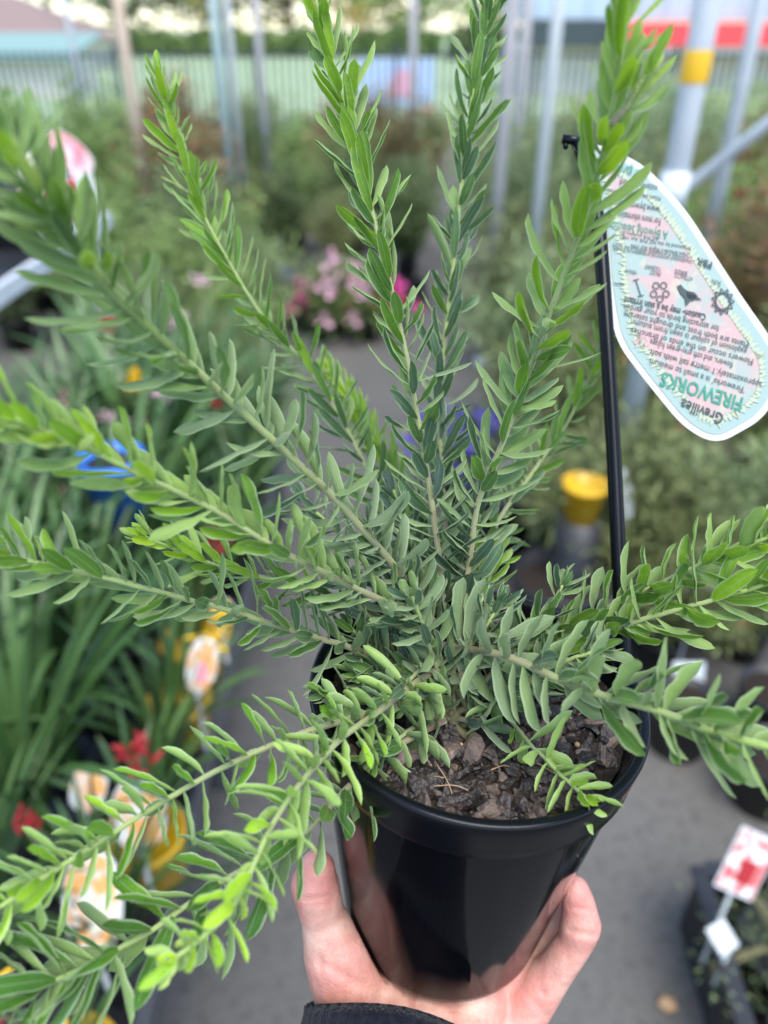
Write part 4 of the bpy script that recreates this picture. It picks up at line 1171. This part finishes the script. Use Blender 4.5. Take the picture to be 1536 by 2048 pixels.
def inset(pts, d):
    P = np.array(pts, float); k = len(P); out = []
    for i in range(k):
        t = nz(P[(i + 1) % k] - P[i - 1]); n = np.array([-t[1], t[0]])
        out.append(tuple(P[i] + n * d))
    return out
# print material: aqua ground with pale pink flower blotches
pm = bpy.data.materials.new('card_print'); pm.use_nodes = True
N, L = pm.node_tree.nodes, pm.node_tree.links
tc = N.new('ShaderNodeTexCoord')
n1 = N.new('ShaderNodeTexNoise'); n1.inputs['Scale'].default_value = 42; n1.inputs['Detail'].default_value = 2; n1.inputs['Distortion'].default_value = 1.2
n2 = N.new('ShaderNodeTexNoise'); n2.inputs['Scale'].default_value = 85; n2.inputs['Detail'].default_value = 3; n2.inputs['Distortion'].default_value = 2.0
for q in (n1, n2): L.new(tc.outputs['Object'], q.inputs['Vector'])
r1 = ramp(N, [(0, (.225, .305, .28)), (.46, (.24, .31, .29)), (.58, (.37, .265, .26)), (1, (.40, .235, .235))]); L.new(n1.outputs[0], r1.inputs[0])
r2 = ramp(N, [(0, (0, 0, 0)), (.54, (0, 0, 0)), (.66, (.6, .6, .6)), (1, (.8, .8, .8))]); L.new(n2.outputs[0], r2.inputs[0])
mx = N.new('ShaderNodeMix'); mx.data_type = 'RGBA'; L.new(r2.outputs[0], mx.inputs[0]); L.new(r1.outputs[0], mx.inputs[6]); mx.inputs[7].default_value = (.36, .36, .27, 1)
L.new(mx.outputs[2], N['Principled BSDF'].inputs['Base Color']); N['Principled BSDF'].inputs['Roughness'].default_value = .6; N['Principled BSDF'].inputs['Specular IOR Level'].default_value = .12
aqua = mat('card_aqua', (.235, .315, .295), .6, .12)
d_in = inset(outline, -13)
d_in2 = inset(outline, -13)
cx_, cy_ = np.mean(outline, axis=0)
if abs(d_in[5][0] - cx_) > abs(outline[5][0] - cx_): d_in = inset(outline, 13)
sgn = 1 if d_in == inset(outline, 13) else -1
plate(d_in, .0008, .0001, 'printed_ground', aqua, card)
plate(inset(outline, sgn * 40), .0010, .0001, 'printed_picture', pm, card)
# jagged pale burst border
bm_ = MB(); P = catmull([np.array([x, y, 0]) for x, y in inset(outline, sgn * 34)], 150)[:, :2]; r7 = np.random.default_rng(3)
vs, fs = [], []
for i in range(1, len(P) - 1):
    t = nz(P[i + 1] - P[i - 1]); n = np.array([-t[1], t[0]]) * -sgn
    s_ = r7.uniform(8, 22); sk = r7.uniform(-4, 4)
    a, b, c = P[i] - t * 7 - n * 9, P[i] + t * 7 - n * 9, P[i] + n * (s_ * .75 - 4) + t * sk * 1.6
    k = len(vs); vs += [on_card(*a, .0013), on_card(*b, .0013), on_card(*c, .0013)]; fs.append((k, k + 1, k + 2))
bm_.add(vs, fs); bm_.build('printed_burst', mat('card_cream', (.33, .37, .27), .6, .1), card, False)

def text(s, p0, p1, size, material, name='printed_line', off=.0016, shear=0, bold=0):
    """writing on the card: starts at pixel p0 and runs toward p1; read upside down"""
    o3 = on_card(*p0, off); x = nz(on_card(*p1, off) - o3); y = nz(np.cross(cn, x))
    cu = bpy.data.curves.new(name, 'FONT'); cu.body = s; cu.size = size; cu.shear = shear; cu.offset = bold; cu.resolution_u = 2
    cu.align_y = 'CENTER'
    tmp = bpy.data.objects.new('tmp', cu); COL.objects.link(tmp)
    dg = bpy.context.evaluated_depsgraph_get(); me = bpy.data.meshes.new_from_object(tmp.evaluated_get(dg))
    bpy.data.objects.remove(tmp); bpy.data.curves.remove(cu)
    o = bpy.data.objects.new(name, me); COL.objects.link(o); me.materials.clear(); me.materials.append(material)
    o.parent = card
    wid = max(v.co.x for v in me.vertices); want = np.linalg.norm(on_card(*p1, off) - o3); x = x * (want / wid)
    mt = Matrix(((x[0], y[0], cn[0], o3[0]), (x[1], y[1], cn[1], o3[1]), (x[2], y[2], cn[2], o3[2]), (0, 0, 0, 1)))
    o.matrix_local = mt
    return o
ink = mat('card_ink', (.055, .07, .075), .6, .1); inkg = mat('card_green_ink', (.05, .20, .15), .6, .1); inkp = mat('card_pink_ink', (.68, .22, .26), .4)
K = FPX / .352
def tx(s, x0, y0, x1, y1, hpx, mat_=ink, **k): text(s, (x0, y0), (x1, y1), hpx * 1.38 / K, mat_, **k)
tx('Grevillea', 1447, 838, 1362, 806, 24, bold=.00012)
tx('FIREWORKS', 1486, 808, 1322, 755, 30, inkg, bold=.0002)
tx("'Fireworks' is a small to medium", 1490, 780, 1300, 722, 14)
tx('approximately 1 metre tall with soft', 1524, 770, 1300, 703, 14)
tx('flowers, and soft grey-green foliage', 1466, 730, 1300, 683, 14)
tx('Flowers occur on the ends of branches', 1507, 724, 1262, 660, 14)
tx('explosion of colour is seen from autumn', 1494, 703, 1262, 643, 14)
tx('Plants are both frost and drought tolerant', 1498, 690, 1248, 626, 14)
tx('for attracting birds to your garden', 1438, 657, 1248, 612, 14)
tx('Caution- may be a skin irritant', 1412, 634, 1248, 598, 15, bold=.0001)
tx('SUN', 1442, 568, 1424, 562, 12); tx('ATTRACTS', 1386, 558, 1350, 549, 10); tx('BIRDS', 1375, 547, 1350, 541, 10)
tx('FROST', 1322, 548, 1300, 543, 10); tx('TOLERANT', 1322, 538, 1290, 532, 10); tx('HEIGHT', 1274, 546, 1250, 540, 9)
tx('PBR', 1425, 530, 1394, 521, 17, bold=.0001)
tx('Unauthorised commercial propagation or any sale,', 1385, 524, 1225, 497, 9)
tx('or stocking of propagating material of this variety', 1380, 517, 1225, 490, 9)
tx("Plant Breeders Rights Act 1994", 1376, 509, 1262, 490, 9)
tx('Protected by the NZ PVR Act 1987', 1382, 497, 1240, 472, 9)
tx('NZ PVR grant no. 201', 1316, 477, 1240, 464, 9)
tx('A Bywong Selection', 1336, 470, 1216, 449, 21, inkg)
tx('For more information visit', 1322, 443, 1216, 424, 17)
tx('www.bywongnursery', 1320, 419, 1214, 402, 17)
tx('Picture and information courtesy', 1322, 397, 1214, 381, 11)
tx('ozanorwood', 1316, 376, 1240, 364, 15)
tx('FIREWORKS', 1448, 738, 1270, 673, 26, mat('card_faded_pink_ink', (.42, .27, .27), .6, .1), off=.0013, bold=.0004)
tx('For garden', 1290, 350, 1225, 335, 26, inkg)
# sun symbol, bird and flower symbols
def ringsym(cx, cy, r, n, name, rays):
    q = MB()
    for i in range(n):
        a0, a1 = 2 * math.pi * i / n, 2 * math.pi * (i + 1) / n
        for rr, ww in ((r * .62, .07 * r),):
            v = [on_card(cx + (rr + s * ww) * math.cos(a), cy + (rr + s * ww) * math.sin(a) * 1.15, .0018) for a, s in ((a0, -1), (a0, 1), (a1, 1), (a1, -1))]
            q.add(v, [(0, 1, 2, 3)])
    for i in range(rays):
        a = 2 * math.pi * i / rays; b = a + math.pi / rays; c_ = a - math.pi / rays
        for (e0, e1) in ((b, a), (c_, a)):
            p0 = np.array([cx + r * .68 * math.cos(e0), cy + r * .68 * math.sin(e0) * 1.15]); p1 = np.array([cx + r * math.cos(e1), cy + r * math.sin(e1) * 1.15])
            t = nz(p1 - p0); n_ = np.array([-t[1], t[0]]) * 1.1
            q.add([on_card(*(p0 - n_), .0018), on_card(*(p1 - n_), .0018), on_card(*(p1 + n_), .0018), on_card(*(p0 + n_), .0018)], [(0, 1, 2, 3)])
    q.build(name, ink, card, False)
ringsym(1446, 603, 23, 24, 'sun_symbol', 11)
q = MB()
for poly in ([(1354, 572), (1362, 569), (1368, 577), (1376, 582), (1390, 590), (1405, 600), (1385, 598), (1372, 612), (1370, 596), (1362, 588)],
             [(1372, 582), (1388, 584), (1396, 592), (1386, 602), (1374, 596)]):
    q.add([on_card(x, y, .0018) for x, y in poly], [tuple(range(len(poly)))])
q.build('bird_symbol', ink, card, False)
q = MB()
for i in range(5):
    a = 2 * math.pi * i / 5 + .3
    cx, cy = 1320 + 13 * math.cos(a), 583 + 15 * math.sin(a)
    for k in range(12):
        a0, a1 = 2 * math.pi * k / 12, 2 * math.pi * (k + 1) / 12
        q.add([on_card(cx + rr * math.cos(aa), cy + rr * math.sin(aa), .0018) for aa, rr in ((a0, 5.2), (a0, 7.4), (a1, 7.4), (a1, 5.2))], [(0, 1, 2, 3)])
q.build('blossom_symbol', ink, card, False)
q = MB()
for (xa, ya, xb, yb) in ((1272, 560, 1282, 592), (1266, 561, 1278, 558), (1276, 593, 1288, 590), (1228, 566, 1248, 570)):
    p0, p1 = np.array([xa, ya], float), np.array([xb, yb], float); t = nz(p1 - p0); n_ = np.array([-t[1], t[0]]) * 1.0
    q.add([on_card(*(p0 - n_), .0018), on_card(*(p1 - n_), .0018), on_card(*(p1 + n_), .0018), on_card(*(p0 + n_), .0018)], [(0, 1, 2, 3)])
q.build('height_symbol', ink, card, False)

# ================================================================== THE HAND
skin = bpy.data.materials.new('skin'); skin.use_nodes = True
N, L = skin.node_tree.nodes, skin.node_tree.links
p = N['Principled BSDF']; tc = N.new('ShaderNodeTexCoord')
n1 = N.new('ShaderNodeTexNoise'); n1.inputs['Scale'].default_value = 55; n1.inputs['Detail'].default_value = 9; n1.inputs['Roughness'].default_value = .7; L.new(tc.outputs['Object'], n1.inputs['Vector'])
r1 = ramp(N, [(.36, (.50, .22, .17)), (.5, (.58, .32, .25)), (.64, (.64, .42, .33))]); L.new(n1.outputs[0], r1.inputs[0])
fl = N.new('ShaderNodeAttribute'); fl.attribute_name = 'flush'
fx = N.new('ShaderNodeMix'); fx.data_type = 'RGBA'; fm = N.new('ShaderNodeMath'); fm.operation = 'MULTIPLY'; fm.inputs[1].default_value = .75
L.new(fl.outputs['Fac'], fm.inputs[0]); L.new(fm.outputs[0], fx.inputs[0]); L.new(r1.outputs[0], fx.inputs[6]); fx.inputs[7].default_value = (.60, .20, .17, 1)
L.new(fx.outputs[2], p.inputs['Base Color'])
p.inputs['Roughness'].default_value = .45
p.inputs['Subsurface Weight'].default_value = .12; p.inputs['Subsurface Radius'].default_value = (.012, .004, .002); p.inputs['Subsurface Scale'].default_value = .5
n2 = N.new('ShaderNodeTexNoise'); n2.inputs['Scale'].default_value = 900; n2.inputs['Detail'].default_value = 4; L.new(tc.outputs['Object'], n2.inputs['Vector'])
n3 = N.new('ShaderNodeTexWave'); n3.inputs['Scale'].default_value = 40; n3.inputs['Distortion'].default_value = 14; n3.inputs['Detail'].default_value = 3; L.new(tc.outputs['Object'], n3.inputs['Vector'])
ad = N.new('ShaderNodeMath'); ad.operation = 'MULTIPLY_ADD'; L.new(n3.outputs[1], ad.inputs[0]); ad.inputs[1].default_value = .25; L.new(n2.outputs[0], ad.inputs[2])
b = N.new('ShaderNodeBump'); b.inputs['Strength'].default_value = .6; b.inputs['Distance'].default_value = .0009; L.new(ad.outputs[0], b.inputs['Height']); L.new(b.outputs[0], p.inputs['Normal'])

hp = at(800, 2150, .37)
person = empty('person', tuple(hp)); tag(person, 'person seen only as a bare hand with navy knitted cuff holding the pot from below', 'person')
BC = PC - AX * .15                                   # centre of the pot's base
def capsule(bm, p0, p1, r0, r1, n=16):
    p0, p1 = Vector(p0), Vector(p1); d = p1 - p0; Ln = d.length
    q = d.to_track_quat('Z', 'Y').to_matrix() if Ln > 1e-6 else Matrix.Identity(3)
    rings = []
    for k in range(5): a = -math.pi / 2 + math.pi / 2 * k / 4; rings.append((r0 * math.cos(a), r0 * math.sin(a)))
    for k in range(5): a = math.pi / 2 * k / 4; rings.append((r1 * math.cos(a), Ln + r1 * math.sin(a)))
    vv = []
    for (r_, z) in rings:
        r_ = max(r_, 1e-5)
        vv.append([bm.verts.new(p0 + q @ Vector((r_ * math.cos(t), r_ * math.sin(t), z))) for t in [2 * math.pi * j / n for j in range(n)]])
    for i in range(len(vv) - 1):
        for j in range(n): bm.faces.new((vv[i][j], vv[i][(j + 1) % n], vv[i + 1][(j + 1) % n], vv[i + 1][j]))
    bm.faces.new(vv[0][::-1]); bm.faces.new(vv[-1])
def chain(bm, pts, rads):
    for i in range(len(pts) - 1): capsule(bm, pts[i], pts[i + 1], rads[i], rads[i + 1])
bm = bmesh.new()
# thumb
TH_ = [at(800, 2045, .372), at(705, 1985, .366), at(674, 1905, .362), at(645, 1830, .358), at(630, 1770, .352), at(634, 1738, .349)]
chain(bm, TH_, [.019, .0185, .0160, .0104, .0112, .0086])
# little finger on the right
LT = [at(985, 2075, .385), at(1052, 2005, .380), at(1110, 1940, .372), at(1152, 1880, .366), at(1161, 1850, .363), at(1158, 1812, .361), at(1150, 1782, .359)]
chain(bm, LT, [.0165, .0135, .0092, .0086, .0098, .0080, .0070])
chain(bm, [at(1010, 2000, .392), at(1066, 1935, .392), at(1104, 1860, .391), at(1124, 1800, .389), at(1132, 1770, .388)], [.012, .0090, .0085, .0078, .007])
# palm below the base
pz = BC[2] - .0215
for (dx, dy, r_, dz) in ((-.034, -.030, .0175, 0), (-.012, -.036, .0185, 0), (.012, -.036, .0185, 0), (.034, -.020, .0175, 0), (-.03, .0, .0185, 0), (.0, .0, .019, 0), (.03, .008, .0175, 0), (-.022, .03, .0165, 0), (.01, .034, .0165, 0)):
    capsule(bm, (BC[0] + dx, BC[1] + dy, pz + dz), (BC[0] + dx * .7, BC[1] + dy * .7, pz - .004 + dz), r_, r_)
capsule(bm, at(740, 2050, .368), at(1010, 2075, .380), .018, .0175)
capsule(bm, at(850, 2052, .362), at(940, 2075, .366), .0155, .0155)
# ring, middle, index: under the base and up the far wall
for th, ln, r_ in ((28, .034, .0086), (62, .042, .0092), (98, .044, .0090), (134, .034, .0086)):
    e = np.array([math.cos(R(th)), math.sin(R(th)), 0])
    if th == 134: continue
    pts = [BC + e * .02 + [0, 0, -.02], BC + e * .046 + [0, 0, -.016], BC + e * .0625 + [0, 0, .004], BC + e * (.0625 + ln * .12) + [0, 0, ln * .6], BC + e * (.0622 + ln * .13) + [0, 0, ln]]
    chain(bm, pts, [.015, .0115, r_ * 1.05, r_, r_ * .85])
# wrist and forearm
W0 = at(850, 2090, .375); W1 = at(765, 2190, .352); W2 = at(675, 2420, .31); W3 = at(500, 3000, .25)
capsule(bm, W0 + RT * .018, W1 + RT * .012, .020, .021); capsule(bm, W0 - RT * .018, W1 - RT * .014, .020, .021)
chain(bm, [W1 + RT * .012, W2 + RT * .012, W3 + RT * .01], [.021, .023, .028]); chain(bm, [W1 - RT * .012, W2 - RT * .012, W3 - RT * .01], [.021, .023, .028])
me = bpy.data.meshes.new('hand_raw'); bm.to_mesh(me); bm.free()
ho = bpy.data.objects.new('hand_raw', me); COL.objects.link(ho)
md = ho.modifiers.new('r', 'REMESH'); md.mode = 'VOXEL'; md.voxel_size = .0013; md.use_smooth_shade = True
md = ho.modifiers.new('s', 'SMOOTH'); md.factor = .5; md.iterations = 7
bpy.context.view_layer.update()
dg = bpy.context.evaluated_depsgraph_get()
me2 = bpy.data.meshes.new_from_object(ho.evaluated_get(dg)); bpy.data.objects.remove(ho)
co = np.zeros(len(me2.vertices) * 3, np.float32); me2.vertices.foreach_get('co', co); co = co.reshape(-1, 3).astype(float)
# the flesh gives way where it presses on the pot: push vertices out of the pot's volume
rel = co - BC; hgt = rel @ AX; radv = rel - hgt[:, None] * AX; rr = np.linalg.norm(radv, axis=1)
wall_r = .0496 + (.0646 - .0496) * np.clip(hgt, 0, .15) / .1235
inside = (hgt > .0) & (rr < wall_r + .0003)
side = inside & (rr > wall_r - .016)
under = (~side) & (hgt > -.0006) & (hgt < .02) & (rr < wall_r)
sc_ = np.where(side, (wall_r + .0003) / np.maximum(rr, 1e-6), 1)
near_base = side & (hgt < .006) & (rr < wall_r - .004)
side = side & ~near_base; under = under | near_base
co = np.where(side[:, None], BC + hgt[:, None] * AX + radv * sc_[:, None], co)
co = np.where(under[:, None], co - (hgt[:, None] + .0006) * AX, co)
def creases(co, segs):
    for p0, p1, depth, sig in segs:
        p0, p1 = np.array(p0), np.array(p1); d = p1 - p0; t = np.clip(((co - p0) @ d) / (d @ d), 0, 1)
        q = p0 + t[:, None] * d; toward = co - CAM; toward /= np.linalg.norm(toward, axis=1, keepdims=True)
        v = co - q; v = v - (v * toward).sum(1)[:, None] * toward          # distance across the line of the fold
        w_ = np.exp(-((v ** 2).sum(1)) / (2 * sig ** 2)) * (np.linalg.norm(co - q, axis=1) < .016)
        co = co + toward * (w_ * depth)[:, None]
    return co
co = creases(co, [(at(1036, 1985, .362), at(1092, 2030, .362), .0022, .0012), (at(1058, 1948, .36), at(1085, 1985, .36), .0016, .0010),
                  (at(612, 1800, .345), at(668, 1792, .345), .0014, .0010), (at(618, 1812, .345), at(664, 1806, .345), .0008, .0008),
                  (at(640, 1925, .345), at(760, 1990, .35), .0012, .0016), (at(1138, 1862, .355), at(1200, 1872, .355), .0014, .0010),
                  (at(1140, 1815, .352), at(1185, 1822, .352), .0010, .0009), (at(600, 1900, .34), at(640, 1935, .34), .0008, .0010)])
flush = np.zeros(len(co))
for tp, sg in ((at(632, 1745, .349), .012), (at(1152, 1785, .359), .011), (at(1165, 1860, .363), .009), (at(612, 1800, .352), .008), (at(700, 1930, .36), .012), (at(1060, 1990, .375), .012)):
    flush = np.maximum(flush, np.exp(-((co - tp) ** 2).sum(1) / (2 * sg ** 2)))
me2.vertices.foreach_set('co', (co - hp).astype(np.float32).ravel()); me2.update()
fa = me2.attributes.new('flush', 'FLOAT', 'POINT'); fa.data.foreach_set('value', flush.astype(np.float32))
me2.materials.clear(); me2.materials.append(skin)
me2.polygons.foreach_set('use_smooth', [True] * len(me2.polygons)); me2.name = 'hand'
hand = bpy.data.objects.new('hand', me2); COL.objects.link(hand); hand.parent = person
# knitted cuff and sleeve
knit = mat('navy_knit', (.0025, .003, .007), .9, .15, noise=(300, (.007, .008, .015), .4, .7), bump=(900, .8, .0015)); knit.node_tree.nodes['Principled BSDF'].inputs['Sheen Weight'].default_value = .1
cs = catmull([at(785, 2050, .354), at(765, 2160, .346), at(670, 2410, .309), at(500, 3000, .25)], 60) - hp
vs, fs = [], []; NR_ = 160
T_ = np.gradient(cs, axis=0)
tilt_n = nz(np.cross(nz(T_[0]), FW))
for i in range(-3, len(cs)):
    j = max(i, 0); t = nz(T_[j]); a = nz(np.cross(t, FW)); b = np.cross(t, a)
    base_r = .0405 + .008 * (j / len(cs))
    if i < 0: base_r -= .0014 * (-i)
    for k in range(NR_):
        th = 2 * math.pi * k / NR_
        rr_ = base_r + .0009 * abs(math.sin(th * 22)) + .0004 * math.sin(j * 1.3 + th * 3)
        off_ = (t * .004 * (-i if i < 0 else 0))
        rad_v = a * math.cos(th) * rr_ + b * math.sin(th) * rr_ * .78
        near = max(0.0, -(nz(rad_v) @ FW))                    # the cuff is pulled further up the palm side of the wrist
        vs.append(cs[j] + rad_v + off_ - nz(T_[0]) * .0165 * near * math.exp(-max(i, 0) / 5.0))
nrow = len(cs) + 3
for i in range(nrow - 1):
    for k in range(NR_): fs.append((i*NR_+k, i*NR_+(k+1) % NR_, (i+1)*NR_+(k+1) % NR_, (i+1)*NR_+k))
m = MB(); m.add(vs, fs); m.build('sleeve', knit, person)
